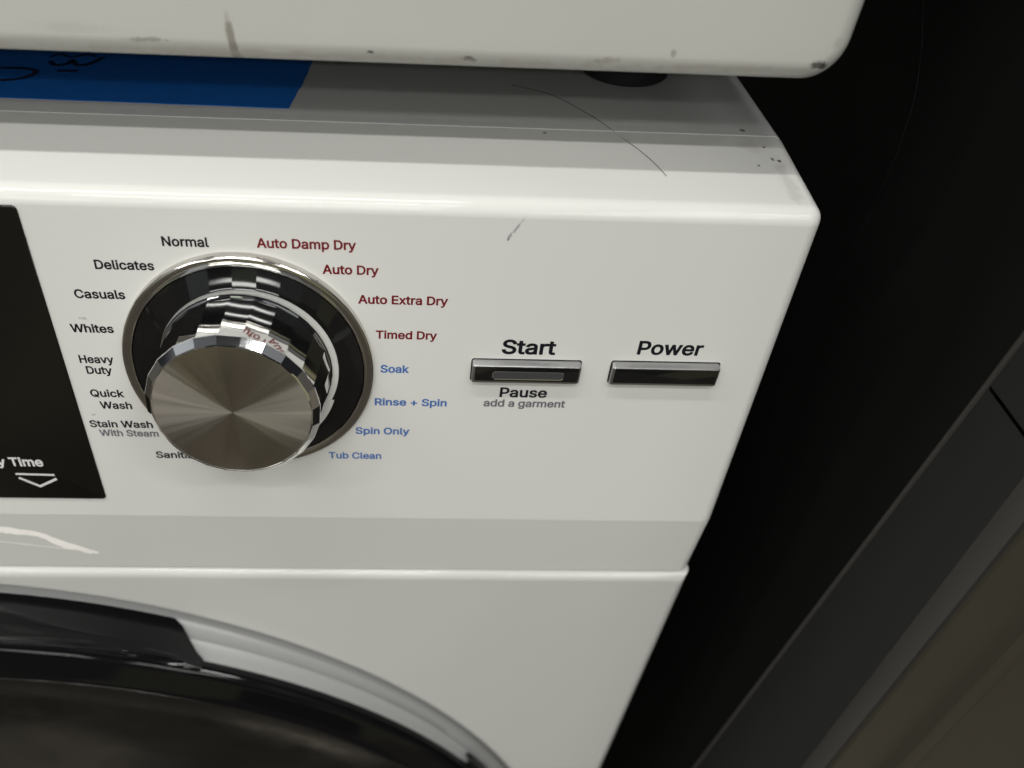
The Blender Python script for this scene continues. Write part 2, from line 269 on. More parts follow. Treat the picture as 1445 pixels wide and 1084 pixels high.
# printed words
G={' ':(188,[],[]),
'+':(453,[279,10,279,388,174,388,174,10,415,148,415,250,37,250,37,148,279,250,174,250,174,148,279,148],[1,2,9,4,5,8,3,0,10,8,1,9,6,7,9,9,7,10,8,9,10,11,8,10,0,11,10,4,8,11]),
'A':(480,[102,-24,213,295,220,314,227,337,236,364,243,386,251,412,259,440,277,502,200,502,218,441,227,413,234,387,241,365,250,338,257,315,264,295,378,-24,497,-24,293,533,185,533,-18,-24,394,118,394,223,86,223,86,118,239,373,290,223,188,223,152,118,327,118],[21,25,24,25,21,0,9,20,24,21,24,20,4,12,3,11,3,12,1,2,24,2,3,24,3,11,24,11,10,24,9,24,10,5,13,14,15,6,14,5,14,6,22,17,18,18,23,22,23,16,27,19,8,23,23,18,19,16,23,15,6,15,23,7,6,23,23,8,7,5,6,12,11,12,6,6,7,11,10,11,7,7,8,10,9,10,8,20,9,8,8,19,20,1,24,28,12,4,26,5,12,26,13,5,26,17,22,30,22,23,27,25,0,29,24,25,28,28,25,29,27,28,29,30,27,29,22,27,30]),
'C':(510,[295,-29,322,-25,348,-18,373,-8,396,4,418,19,446,46,469,78,481,103,490,129,503,184,391,184,378,145,369,127,357,112,343,100,327,90,308,83,288,78,268,77,242,79,218,86,197,97,178,112,161,131,147,155,138,176,132,199,129,225,127,254,129,283,132,309,138,333,147,353,161,377,177,397,196,412,218,423,242,429,268,432,288,430,308,426,327,419,343,409,357,396,369,381,378,364,391,324,503,324,490,380,481,406,468,431,445,463,417,490,396,505,372,517,348,527,322,534,295,538,267,540,232,537,199,531,167,520,138,504,110,484,87,461,66,434,48,404,37,377,28,349,21,319,18,287,16,254,18,221,21,189,28,159,37,131,48,104,66,74,87,47,111,24,138,4,167,-11,199,-22,232,-29,267,-31],[73,74,28,28,29,73,72,73,29,71,72,29,29,30,71,70,71,30,30,31,70,69,70,31,37,38,61,38,60,61,83,21,82,21,22,82,81,82,22,62,63,36,36,37,62,37,61,62,81,22,80,22,23,80,79,80,23,23,24,79,78,79,24,24,25,78,77,78,25,76,77,25,25,26,76,75,76,26,26,27,75,74,75,27,28,74,27,69,31,32,68,69,32,32,33,68,67,68,33,66,67,33,33,34,66,65,66,34,34,35,65,64,65,35,35,36,64,36,63,64,19,85,0,0,18,19,40,58,39,59,39,58,41,42,56,57,41,56,18,0,1,17,18,1,1,2,17,2,16,17,41,57,40,58,40,57,6,7,13,12,13,7,7,8,12,8,9,12,11,12,9,9,10,11,48,49,47,46,47,49,49,50,46,50,51,46,45,46,51,51,52,45,16,2,3,3,4,16,15,16,4,4,5,15,14,15,5,5,6,14,6,13,14,45,52,44,52,53,44,43,44,53,53,54,43,42,43,54,54,55,42,56,42,55,85,19,84,19,20,84,83,84,20,21,83,20,60,38,39,39,59,60]),
'D':(502,[259,-22,296,-16,331,-5,362,10,391,29,416,52,437,78,455,108,468,141,478,177,484,215,486,255,484,296,478,334,469,369,455,402,438,431,417,458,392,480,364,499,334,514,300,524,264,531,226,533,69,533,69,428,220,428,254,425,283,418,307,407,327,392,344,374,357,350,365,330,371,308,374,283,375,255,374,228,370,202,365,180,357,159,344,136,327,117,306,101,287,93,266,86,242,82,214,81,72,81,72,-24,219,-24,36,533,36,-24,149,-24,149,533,149,81,149,428],[51,52,25,49,48,52,25,52,48,51,25,24,47,53,50,50,46,47,26,23,54,48,49,53,53,47,55,26,54,56,24,25,54,1,44,45,1,45,0,44,1,2,2,43,44,29,20,28,20,21,28,27,28,21,22,27,21,46,50,0,0,45,46,23,26,27,27,22,23,5,6,41,40,41,6,6,7,40,7,8,40,39,40,8,8,9,39,38,39,9,9,10,38,37,38,10,10,11,37,36,37,11,35,36,11,11,12,35,34,35,12,12,13,34,33,34,13,13,14,33,32,33,14,14,15,32,15,16,32,31,32,16,16,17,31,43,2,3,3,4,43,42,43,4,4,5,42,5,41,42,31,17,30,17,18,30,29,30,18,18,19,29,20,29,19,48,53,55,25,48,56,48,55,56,54,25,56]),
'E':(419,[399,-24,399,81,149,81,149,205,379,205,379,310,149,310,149,428,396,428,396,533,36,533,36,-24],[11,2,3,10,11,3,3,6,10,6,7,10,2,11,0,0,1,2,6,3,4,4,5,6,8,9,7,10,7,9]),
'H':(517,[149,-24,149,208,368,208,368,-24,481,-24,481,533,368,533,368,313,149,313,149,533,36,533,36,-24],[11,0,1,10,11,1,1,8,10,8,9,10,2,3,4,4,5,2,7,2,5,5,6,7,8,1,2,2,7,8]),
'N':(523,[149,-24,149,291,148,329,146,385,142,481,69,471,127,369,143,342,157,318,182,277,374,-24,487,-24,487,533,375,533,375,195,375,157,376,133,377,107,378,79,383,26,450,36,422,92,409,118,396,142,383,163,373,181,363,196,149,533,36,533,36,-24,148,333,375,177],[28,29,5,7,3,6,5,29,6,6,3,5,3,4,5,0,1,29,6,29,1,7,6,1,1,2,7,8,9,3,5,4,27,28,5,27,11,12,20,21,20,12,20,21,19,21,12,22,23,22,12,11,20,10,20,19,10,19,21,18,17,18,21,21,22,17,16,17,22,22,23,16,15,16,23,23,24,15,24,23,14,23,12,14,13,14,12,26,9,16,16,15,26,25,26,15,7,2,30,3,7,30,8,3,30,10,19,18,17,16,9,9,10,18,18,17,9,24,14,31,15,24,31,25,15,31,9,26,3,27,4,26,4,3,26]),
'O':(533,[302,-29,335,-22,367,-11,396,4,423,24,447,47,468,74,485,104,497,131,506,159,512,189,516,221,517,254,516,287,512,319,506,349,497,377,485,404,468,434,447,461,423,484,396,504,367,520,335,531,302,537,267,540,232,537,199,531,167,520,138,504,111,484,87,461,66,434,48,404,37,377,28,349,21,319,18,287,16,254,18,221,21,189,28,159,37,131,48,104,66,74,87,47,111,24,138,4,167,-11,199,-22,232,-29,267,-31,242,79,219,86,197,97,178,112,161,131,147,155,139,175,132,199,129,225,127,254,129,283,132,309,139,333,147,354,161,378,178,397,197,412,219,423,242,429,267,432,292,430,315,423,337,412,356,397,372,378,387,354,395,333,401,310,405,283,406,254,405,225,401,199,395,175,387,155,372,131,356,111,337,96,315,86,292,79,267,77],[40,41,59,59,60,40,39,40,60,60,61,39,38,39,61,37,38,61,61,62,37,36,37,62,62,63,36,35,36,63,50,52,49,53,49,52,27,69,70,70,26,27,49,53,48,53,54,48,47,48,54,68,69,28,69,27,28,47,54,46,54,55,46,45,46,55,55,56,45,44,45,56,56,57,44,43,44,57,42,43,57,57,58,42,41,42,58,59,41,58,35,63,64,34,35,64,64,65,34,33,34,65,32,33,65,65,66,32,31,32,66,66,67,31,30,31,67,67,68,30,29,30,68,68,28,29,0,90,91,90,0,1,1,89,90,73,23,72,23,24,72,71,72,24,89,1,2,88,89,2,2,3,88,74,22,73,23,73,22,9,10,83,82,83,10,10,11,82,81,82,11,11,12,81,12,13,81,80,81,13,13,14,80,79,80,14,14,15,79,88,3,4,87,88,4,4,5,87,86,87,5,5,6,86,85,86,6,6,7,85,7,8,85,84,85,8,8,9,84,9,83,84,79,15,78,15,16,78,77,78,16,16,17,77,17,18,77,76,77,18,18,19,76,75,76,19,19,20,75,74,75,20,20,21,74,22,74,21,0,91,51,50,51,91,52,50,91,26,70,71,25,26,71,71,24,25]),
'P':(445,[149,-24,149,428,231,428,263,425,285,417,301,406,311,391,318,371,320,348,318,324,311,304,301,289,285,277,263,269,231,266,85,266,85,162,236,162,276,164,312,172,344,186,371,205,394,228,411,254,423,284,430,315,433,348,430,381,423,412,411,441,394,467,371,490,344,509,312,522,275,530,236,533,36,533,36,-24,149,266,149,162],[16,15,37,36,37,15,2,35,1,16,37,0,36,15,1,1,35,36,18,13,17,17,13,14,35,2,3,3,34,35,24,25,9,8,9,25,25,26,8,26,27,8,7,8,27,27,28,7,6,7,28,28,29,6,29,30,6,13,18,19,12,13,19,19,20,12,11,12,20,20,21,11,21,22,11,10,11,22,22,23,10,23,24,10,24,9,10,6,30,5,30,31,5,31,32,5,4,5,32,32,33,4,3,4,33,34,3,33,1,15,38,16,0,39,15,16,38,38,16,39,14,38,39,17,14,39]),
'Q':(533,[312,31,326,12,389,-72,516,-72,403,79,389,99,325,183,197,183,302,-29,335,-22,367,-11,396,4,423,24,447,47,468,74,485,104,497,131,506,159,512,189,516,221,517,254,516,287,512,319,506,349,497,377,485,404,468,434,447,461,423,484,396,504,367,520,335,531,302,537,267,540,232,537,199,531,167,520,138,504,111,484,87,461,66,434,48,404,37,377,28,349,21,319,18,287,16,254,18,221,21,189,28,159,37,131,48,104,66,74,87,47,111,24,138,4,167,-11,199,-22,232,-29,267,-31,242,79,219,86,197,97,178,112,161,131,147,155,139,175,132,199,129,225,127,254,129,283,132,309,139,333,147,354,161,378,178,397,197,412,219,423,242,429,267,432,292,430,315,423,337,412,356,397,372,378,387,354,395,333,401,310,405,283,406,254,405,225,401,199,395,175,387,155,372,131,356,111,337,96,315,86,292,79,267,77,348,-17,435,36,368,126,277,78],[49,50,66,66,67,49,48,49,67,67,68,48,47,48,68,68,69,47,46,47,69,45,46,69,69,70,45,44,45,70,70,71,44,43,44,71,59,99,58,99,60,58,57,58,60,61,57,60,35,77,78,34,35,78,78,79,34,79,33,34,57,61,56,62,56,61,36,76,77,77,35,36,56,62,55,54,55,62,62,63,54,53,54,63,63,64,53,52,53,64,64,65,52,51,52,65,50,51,65,66,50,65,43,71,72,42,43,72,72,73,42,41,42,73,40,41,73,73,74,40,39,40,74,74,75,39,38,39,75,75,76,38,37,38,76,76,36,37,9,1,8,0,8,1,1,96,0,97,0,96,96,6,97,80,81,31,32,80,31,2,11,10,5,93,94,10,11,1,5,95,96,6,96,95,81,82,30,31,81,30,13,14,4,4,14,15,17,18,91,90,91,18,18,19,90,89,90,19,19,20,89,20,21,89,88,89,21,21,22,88,87,88,22,22,23,87,3,12,2,11,2,12,12,4,11,1,11,4,96,1,4,5,96,4,4,15,5,93,5,15,15,16,93,92,93,16,16,17,92,17,91,92,87,23,86,23,24,86,85,86,24,24,25,85,25,26,85,84,85,26,26,27,84,83,84,27,27,28,83,82,83,28,28,29,82,30,82,29,8,0,59,99,59,0,0,97,98,97,6,98,80,32,79,33,79,32,2,10,100,12,3,101,6,95,102,98,6,7,7,103,98,1,9,100,10,1,100,4,12,101,13,4,101,5,94,102,95,5,102,0,98,103,99,0,103]),
'R':(449,[149,-24,149,428,232,428,264,425,287,418,302,407,312,393,319,375,321,352,319,330,312,312,302,299,287,289,265,282,233,279,72,279,72,174,237,174,276,176,312,183,344,196,371,213,394,234,412,260,424,288,431,319,433,352,431,385,424,416,412,445,394,470,371,492,344,510,312,523,276,530,237,533,36,533,36,-24,468,-24,317,253,190,253,339,-24,149,279,149,174,347,198,233,174],[0,16,37,16,15,37,36,37,15,36,15,1,35,3,34,4,33,3,34,3,33,3,35,2,1,2,35,36,1,35,44,21,39,20,41,38,39,21,22,22,23,39,10,39,23,23,24,10,9,10,24,24,25,9,8,9,25,25,26,8,26,27,8,7,8,27,27,28,7,6,7,28,28,29,6,29,30,6,18,17,41,19,18,41,41,20,19,20,39,19,18,19,39,13,14,39,12,13,39,11,12,39,39,10,11,6,30,5,30,31,5,31,32,5,4,5,32,33,4,32,1,15,42,40,14,42,16,0,43,15,16,42,42,16,43,40,42,43,43,45,40,20,38,44,39,20,44,40,17,18,18,39,40,14,40,39,17,40,45,41,17,45]),
'S':(447,[264,-31,300,-23,333,-11,362,5,387,26,407,50,421,78,430,107,432,139,428,176,416,209,397,236,373,257,347,273,321,286,295,295,271,302,219,316,199,322,179,330,162,339,149,350,142,361,139,376,142,391,148,404,160,416,177,426,199,432,225,434,250,432,271,427,288,418,305,399,320,354,428,354,421,409,412,437,397,463,377,485,354,504,326,519,296,531,263,537,227,540,192,537,159,531,128,520,100,504,75,485,55,462,40,435,31,405,28,372,32,335,46,300,69,272,91,254,117,239,145,227,177,216,238,199,264,191,285,183,302,173,313,164,319,153,321,139,318,122,310,107,296,93,277,83,252,76,224,73,198,75,175,81,156,91,142,103,133,119,124,161,10,161,19,103,29,73,44,46,64,23,89,3,118,-13,150,-24,185,-31,224,-33],[82,83,78,81,82,78,78,79,81,80,81,79,53,54,23,52,53,23,89,73,88,73,74,88,17,18,60,88,74,87,74,75,87,60,18,59,18,19,59,27,28,46,28,45,46,87,75,86,75,76,86,85,86,76,76,77,85,84,85,77,83,84,77,78,83,77,59,19,58,19,20,58,57,58,20,20,21,57,56,57,21,55,56,21,21,22,55,54,55,22,23,54,22,52,23,24,51,52,24,50,51,24,24,25,50,49,50,25,25,26,49,48,49,26,47,48,26,26,27,47,27,46,47,62,16,61,29,30,43,44,29,43,72,0,1,71,72,1,16,62,15,30,31,42,43,30,42,7,8,67,8,9,67,66,67,9,9,10,66,35,36,34,71,1,2,70,71,2,2,3,70,3,4,70,69,70,4,4,5,69,68,69,5,5,6,68,6,7,68,7,67,68,66,10,65,10,11,65,11,12,65,64,65,12,12,13,64,63,64,13,13,14,63,62,63,14,15,62,14,34,36,33,36,37,33,37,38,33,38,39,33,32,33,39,39,40,32,40,41,32,31,32,41,42,31,41,73,89,0,0,72,73,17,60,61,61,16,17,45,28,29,29,44,45]),
'T':(449,[169,428,169,-24,281,-24,281,428,441,428,441,533,8,533,8,428],[6,7,0,4,5,3,0,1,2,2,3,0,3,5,0,6,0,5]),
'W':(686,[249,-24,341,317,347,341,353,365,358,390,363,415,368,442,378,499,308,499,317,441,323,412,328,386,333,362,339,339,345,317,437,-24,549,-24,701,533,585,533,499,202,487,151,481,125,475,98,470,72,459,16,526,16,515,72,510,99,498,151,491,177,485,202,398,533,288,533,201,202,188,151,182,125,176,98,171,72,160,16,226,16,216,71,210,98,199,151,193,177,186,202,101,533,-15,533,137,-24,343,323,492,173,194,173],[38,37,47,46,47,37,37,36,46,44,35,34,34,35,42,44,34,43,35,44,36,46,36,44,45,46,44,38,47,0,0,39,38,37,38,39,39,40,37,40,41,37,36,37,41,35,36,41,42,35,41,1,13,33,13,12,33,30,21,20,20,21,28,30,20,29,26,25,16,16,17,26,27,26,17,28,21,27,19,28,27,27,17,19,17,18,19,16,25,15,24,15,25,23,24,25,25,26,23,22,23,26,26,27,22,27,21,22,2,14,30,3,2,30,12,13,2,2,3,12,11,12,3,3,4,11,10,11,4,4,5,10,9,10,5,5,6,9,8,9,6,6,7,8,32,8,7,7,31,32,33,42,1,40,39,0,0,1,40,41,40,1,42,41,1,13,1,48,2,13,48,14,2,48,24,23,15,21,30,14,14,15,23,23,22,14,22,21,14,28,19,49,20,28,49,29,20,49,31,7,6,4,3,30,30,31,6,6,5,30,5,4,30,12,11,33,8,32,9,32,33,9,10,9,33,11,10,33,42,33,50,34,42,50,43,34,50]),
'a':(389,[194,-30,224,-21,249,-9,269,7,283,24,286,28,253,28,253,-24,361,-24,361,252,359,281,353,308,343,332,324,360,299,380,272,394,244,403,218,407,194,408,160,406,126,398,93,385,63,364,37,336,6,276,112,245,127,274,135,284,145,293,159,300,175,305,196,307,215,305,229,300,239,294,245,285,250,273,252,256,252,257,251,255,252,255,246,253,230,250,175,244,148,239,120,234,92,226,65,214,42,197,22,173,10,144,6,108,11,67,27,31,52,3,84,-17,121,-29,160,-33,153,71,139,75,128,80,121,87,118,94,116,105,118,116,122,123,130,130,143,136,160,141,179,144,204,147,235,152,251,155,266,159,281,164,252,143,252,140,249,121,242,105,232,91,216,80,196,72,170,70,253,-6,251,257,251,255],[52,53,62,62,63,52,51,52,63,63,64,51,50,51,64,49,50,64,23,24,25,30,18,19,58,57,82,44,68,69,69,43,44,29,30,20,30,19,20,57,58,56,58,59,56,55,56,59,59,60,55,54,55,60,60,61,54,53,54,61,62,53,61,49,64,65,48,49,65,47,48,65,65,66,47,46,47,66,66,67,46,45,46,67,67,68,45,68,44,45,23,25,26,26,27,23,22,23,27,27,28,22,21,22,28,28,29,21,29,20,21,81,0,1,31,32,17,42,70,71,32,33,16,17,32,16,38,37,40,5,4,8,74,5,8,8,9,74,3,7,8,8,4,3,6,3,4,4,5,6,74,9,40,9,10,40,38,40,10,2,83,6,1,2,6,81,1,6,80,81,6,79,80,6,6,5,79,78,79,5,77,78,5,5,74,77,74,76,77,42,71,72,41,42,72,72,73,41,73,74,41,39,41,74,74,40,39,37,84,85,38,10,36,10,11,36,35,36,11,11,12,35,12,13,35,34,35,13,13,14,34,33,34,14,14,15,33,16,33,15,82,57,0,0,81,82,43,69,70,70,42,43,18,30,31,31,17,18,3,6,83,7,3,83,38,36,84,37,38,84,39,40,85,40,37,85,41,39,85,75,76,74]),
'b':(424,[264,-29,297,-20,327,-4,353,17,374,44,392,74,402,100,409,128,413,158,414,189,413,220,409,249,402,277,391,303,374,333,352,360,326,381,296,396,264,405,229,409,192,405,161,394,137,379,119,362,107,346,105,343,138,343,138,533,29,533,29,-24,136,-24,136,35,105,35,107,32,120,15,138,-2,162,-18,193,-29,229,-32,196,74,176,84,160,101,147,124,142,143,138,165,137,189,138,214,142,235,147,254,160,276,175,292,195,302,220,306,245,302,265,292,281,275,294,252,299,234,303,213,304,189,303,166,299,145,294,126,281,102,265,85,245,75,220,71,138,379,136,-1],[28,29,25,34,33,29,32,29,33,28,25,24,24,23,28,34,29,30,33,34,31,32,33,31,25,29,45,45,46,25,24,25,26,23,24,26,26,22,23,28,23,22,22,27,28,66,39,37,37,39,36,51,52,20,51,20,21,31,35,36,36,39,31,39,40,31,40,41,31,32,31,41,41,42,32,42,43,32,43,44,32,29,32,44,45,29,44,25,46,47,47,48,25,48,49,25,26,25,49,49,50,26,50,51,26,51,21,26,26,21,67,65,38,0,19,53,18,65,0,1,64,65,1,53,54,17,18,53,17,8,9,59,9,10,59,58,59,10,10,11,58,64,1,2,2,3,64,63,64,3,3,4,63,4,5,63,62,63,5,5,6,62,61,62,6,6,7,61,60,61,7,7,8,60,8,59,60,58,11,57,11,12,57,56,57,12,12,13,56,55,56,13,13,14,55,14,15,55,54,55,15,15,16,54,17,54,16,66,37,38,38,65,66,53,19,52,20,52,19,22,26,67,27,22,67,34,30,68,31,34,68,35,31,68]),
'c':(396,[238,-30,268,-24,295,-13,320,2,342,20,361,42,376,68,395,119,289,146,277,112,271,102,264,93,256,85,246,79,235,75,222,72,208,71,180,74,160,85,143,103,131,127,125,145,122,166,120,187,122,210,125,231,131,249,143,273,160,291,180,302,208,306,222,305,235,302,246,297,255,291,264,284,270,276,276,266,288,233,394,260,374,311,359,336,341,358,319,376,294,390,267,400,238,406,207,408,170,405,136,396,104,380,76,359,53,333,35,302,24,276,16,248,12,219,10,187,13,147,21,109,34,74,53,44,76,17,104,-4,136,-20,170,-29,207,-32],[57,58,22,22,23,57,56,57,23,65,17,64,17,18,64,28,29,49,29,48,49,64,18,63,62,63,18,18,19,62,61,62,19,60,61,19,19,20,60,59,60,20,20,21,59,58,59,21,22,58,21,56,23,24,55,56,24,24,25,55,54,55,25,25,26,54,53,54,26,26,27,53,52,53,27,51,52,27,27,28,51,50,51,28,28,49,50,0,14,15,32,46,31,14,0,1,1,13,14,33,45,32,46,32,45,4,5,10,9,10,5,5,6,9,8,9,6,6,7,8,39,40,38,37,38,40,40,41,37,13,1,2,12,13,2,2,3,12,11,12,3,3,4,11,4,10,11,37,41,36,41,42,36,35,36,42,42,43,35,34,35,43,43,44,34,33,34,44,45,33,44,0,15,66,15,16,66,65,66,16,17,65,16,48,29,30,47,48,30,30,31,47,31,46,47]),
'd':(424,[232,-29,263,-18,287,-2,305,15,318,32,320,35,289,35,289,-24,396,-24,396,533,287,533,287,343,319,343,318,345,305,362,288,379,264,394,233,405,196,409,161,405,128,396,99,381,72,360,51,333,33,303,23,277,16,249,12,220,10,189,11,158,16,128,23,100,33,74,50,44,72,17,98,-4,128,-20,160,-29,195,-32,180,75,160,85,143,102,131,126,125,145,122,166,120,189,122,213,125,234,131,252,143,275,159,292,179,302,205,306,229,302,249,292,265,276,277,254,283,235,286,214,288,189,286,165,283,143,277,124,265,101,249,84,229,74,205,71,289,0,287,379],[28,29,45,27,28,45,38,39,37,37,39,36,39,40,36,50,51,20,51,19,20,36,40,35,34,35,40,40,41,34,33,34,41,32,33,41,41,42,32,31,32,42,42,43,31,30,31,43,43,44,30,29,30,44,45,29,44,27,45,46,26,27,46,46,47,26,25,26,47,47,48,25,24,25,48,48,49,24,23,24,49,22,23,49,49,50,22,21,22,50,50,20,21,65,66,0,53,17,52,18,52,17,65,0,1,17,53,16,8,5,4,8,9,12,8,4,3,6,3,4,4,5,6,12,9,13,14,13,9,8,3,7,2,67,6,5,8,60,59,60,8,8,12,59,58,59,12,12,13,11,13,14,11,15,11,14,14,9,15,10,15,9,2,6,1,65,1,6,64,65,6,63,64,6,6,5,63,62,63,5,61,62,5,5,60,61,58,12,57,56,57,12,55,56,12,12,11,55,54,55,11,53,54,11,16,53,11,0,66,38,39,38,66,52,18,51,19,51,18,3,6,67,7,3,67,15,10,68,11,15,68,16,11,68]),
'e':(404,[240,-31,267,-26,292,-18,325,-1,353,23,374,51,398,107,292,134,277,100,268,90,258,81,245,75,230,72,213,70,185,73,163,82,146,97,132,117,126,134,121,154,120,178,120,210,123,236,131,259,143,278,160,293,180,303,205,306,230,303,249,294,264,279,275,259,283,233,289,160,389,236,51,245,51,145,395,145,395,194,393,229,388,261,380,290,368,316,353,339,336,359,307,381,274,397,240,406,205,409,168,405,133,396,102,380,75,358,52,331,34,300,23,274,16,247,12,217,10,187,13,146,21,109,34,74,53,43,76,17,104,-4,137,-20,173,-29,212,-32,281,239,125,243,123,145],[60,61,36,59,60,36,58,59,36,36,35,58,57,58,35,56,57,35,55,56,35,54,55,35,66,14,65,14,15,65,25,26,50,26,49,50,65,15,64,63,64,15,15,16,63,62,63,16,16,17,62,61,62,17,36,61,17,17,18,36,18,70,36,20,36,19,36,20,21,35,36,21,21,22,35,69,23,35,54,35,23,53,54,23,23,24,53,52,53,24,24,25,52,51,52,25,25,50,51,13,67,0,0,12,13,27,28,47,12,0,1,11,12,1,29,46,28,47,28,46,39,34,38,34,39,40,5,6,7,37,38,33,11,1,2,10,11,2,2,3,10,9,10,3,3,4,9,8,9,4,4,5,8,5,7,8,38,34,33,31,68,41,41,42,31,30,31,42,42,43,30,43,44,30,29,30,44,44,45,29,46,29,45,67,13,66,14,66,13,20,19,33,33,32,20,21,20,32,22,21,32,49,26,27,48,49,27,27,47,48,32,33,34,32,34,68,34,40,68,40,41,68,22,32,69,32,68,69,35,22,69,19,36,70,33,19,70,37,33,70]),
'g':(425,[239,-173,270,-167,300,-158,327,-145,350,-126,370,-103,385,-76,394,-44,396,-10,396,403,289,403,289,343,321,343,319,345,306,362,288,379,264,395,233,405,196,409,161,405,129,396,99,381,73,360,51,334,33,304,20,269,13,232,10,191,13,150,20,113,34,79,52,50,74,26,100,6,130,-8,161,-17,195,-19,232,-16,262,-6,286,8,304,25,317,41,319,44,287,44,287,-4,285,-28,278,-44,267,-56,251,-65,231,-71,207,-73,182,-71,164,-66,150,-58,139,-49,129,-38,108,-9,17,-61,45,-105,66,-128,93,-148,126,-162,151,-169,178,-173,207,-175,179,87,159,96,143,111,131,132,125,150,122,170,120,193,122,215,125,235,131,253,143,276,159,292,179,302,205,306,230,302,250,292,266,277,278,254,284,237,287,216,288,193,287,169,284,148,278,131,266,110,250,95,230,86,205,83,289,378,287,9],[57,58,56,28,29,69,69,70,28,27,28,70,70,71,27,71,72,27,26,27,72,72,73,26,25,26,73,78,18,77,36,65,35,77,18,19,63,51,62,51,52,62,61,62,52,53,61,52,35,65,34,65,66,34,76,77,20,77,19,20,61,53,60,59,60,53,53,54,59,58,59,54,54,55,58,56,58,55,34,66,33,32,33,66,66,67,32,31,32,67,30,31,67,67,68,30,29,30,68,69,29,68,25,73,74,24,25,74,74,75,24,23,24,75,22,23,75,75,76,22,21,22,76,76,20,21,50,64,0,0,49,50,91,92,37,49,0,1,1,48,49,91,37,38,17,79,16,43,39,94,42,41,8,13,12,9,14,13,9,6,7,45,7,8,45,44,45,8,40,44,8,8,41,40,43,40,41,41,42,43,42,8,86,85,86,8,8,9,85,84,85,9,9,12,84,12,13,11,13,14,11,14,9,10,48,1,2,47,48,2,2,3,47,3,4,47,46,47,4,4,5,46,5,6,46,6,45,46,39,43,38,91,38,43,90,91,43,89,90,43,43,42,89,88,89,42,87,88,42,42,86,87,84,12,83,82,83,12,81,82,12,12,11,81,80,81,11,79,80,11,16,79,11,11,15,16,64,50,63,51,63,50,37,92,36,65,36,92,79,17,78,18,78,17,14,10,93,11,14,93,15,11,93,40,43,94,44,40,94]),
'h':(410,[140,252,148,271,158,286,172,296,190,303,209,305,236,300,256,287,264,275,270,258,272,234,272,-24,381,-24,381,241,379,274,373,304,362,332,339,365,307,390,269,404,228,409,195,406,166,397,138,382,114,360,94,330,66,263,138,263,138,533,29,533,29,-24,138,-24,138,225,138,381],[29,30,26,26,25,29,31,32,30,26,30,32,25,26,27,29,25,24,3,4,23,4,22,23,26,32,0,27,26,0,0,1,27,1,2,27,6,20,5,21,5,20,20,6,19,10,11,12,12,13,10,10,13,9,13,14,9,14,15,9,8,9,15,15,16,8,7,8,16,16,17,7,17,18,7,6,7,18,19,6,18,22,4,5,5,21,22,25,27,24,33,24,27,3,23,33,33,27,2,2,3,33,29,24,33,28,29,33]),
'i':(167,[138,-24,138,403,29,403,29,-24,109,423,131,437,146,458,151,483,146,509,131,530,109,544,84,548,58,544,37,530,22,509,17,483,22,458,37,437,58,423,84,418],[12,18,19,18,12,17,13,17,12,15,16,17,17,13,15,14,15,13,4,5,10,5,9,10,6,7,5,9,5,7,7,8,9,0,1,3,2,3,1,4,10,19,10,11,19,12,19,11]),
'k':(381,[187,175,194,175,409,400,274,403,110,236,86,236,89,88,138,-24,138,533,29,533,29,-24,420,-23,193,265,116,188,282,-24,138,132,138,264,232,215,138,209,138,160,151,143],[9,10,5,7,6,10,5,10,6,6,13,5,13,4,5,1,12,0,14,11,1,17,2,12,2,3,12,12,3,16,5,4,8,9,5,8,6,7,15,4,13,16,13,6,15,18,16,13,16,18,12,8,4,16,1,11,17,12,1,17,15,20,19,0,12,18,13,15,19,18,13,19,0,18,19,20,0,19,1,0,20,14,1,20]),
'l':(189,[152,-26,165,-25,209,-16,188,82,158,76,147,76,140,77,141,77,139,81,138,100,138,533,29,533,29,83,35,39,56,3,92,-20,138,-26,140,77],[11,12,9,9,10,11,1,2,4,2,3,4,0,1,5,1,4,5,0,5,16,5,7,16,15,16,7,7,6,15,14,15,6,13,14,6,6,8,13,12,13,8,9,12,8,7,5,17,6,7,17,8,6,17]),
'm':(610,[138,-24,138,237,140,260,147,277,157,290,169,299,184,304,199,306,221,303,236,293,246,279,250,258,250,-24,359,-24,359,246,361,264,367,279,375,290,386,299,401,304,418,306,440,303,456,294,467,280,472,252,472,-24,581,-24,581,256,579,286,573,315,562,341,539,371,509,393,474,406,437,410,403,407,371,397,343,381,319,359,300,332,278,271,353,271,336,329,323,355,304,378,280,396,251,407,219,410,190,407,162,398,136,383,114,361,96,334,73,271,136,271,136,403,29,403,29,-24,319,359,136,382],[56,57,53,56,53,52,52,51,56,51,55,56,2,3,54,3,4,54,0,1,57,53,57,1,1,2,53,2,54,53,52,53,54,50,59,5,47,7,8,7,47,48,39,44,45,10,11,40,10,40,9,40,39,9,8,9,39,39,45,8,45,46,8,47,8,46,5,6,50,49,50,6,6,7,49,7,48,49,43,42,37,43,37,58,19,35,36,41,14,15,15,16,41,42,41,16,16,17,42,17,18,42,18,19,42,19,36,42,37,42,36,34,20,21,24,25,26,26,27,24,27,28,24,23,24,28,28,29,23,29,30,23,22,23,30,30,31,22,31,32,22,21,22,32,32,33,21,34,21,33,35,19,20,20,34,35,13,14,12,11,12,14,40,11,14,14,41,40,41,42,40,39,40,42,42,43,39,43,38,39,44,39,38,38,43,58,44,38,58,51,52,54,59,51,54,54,4,59,4,5,59,55,51,59]),
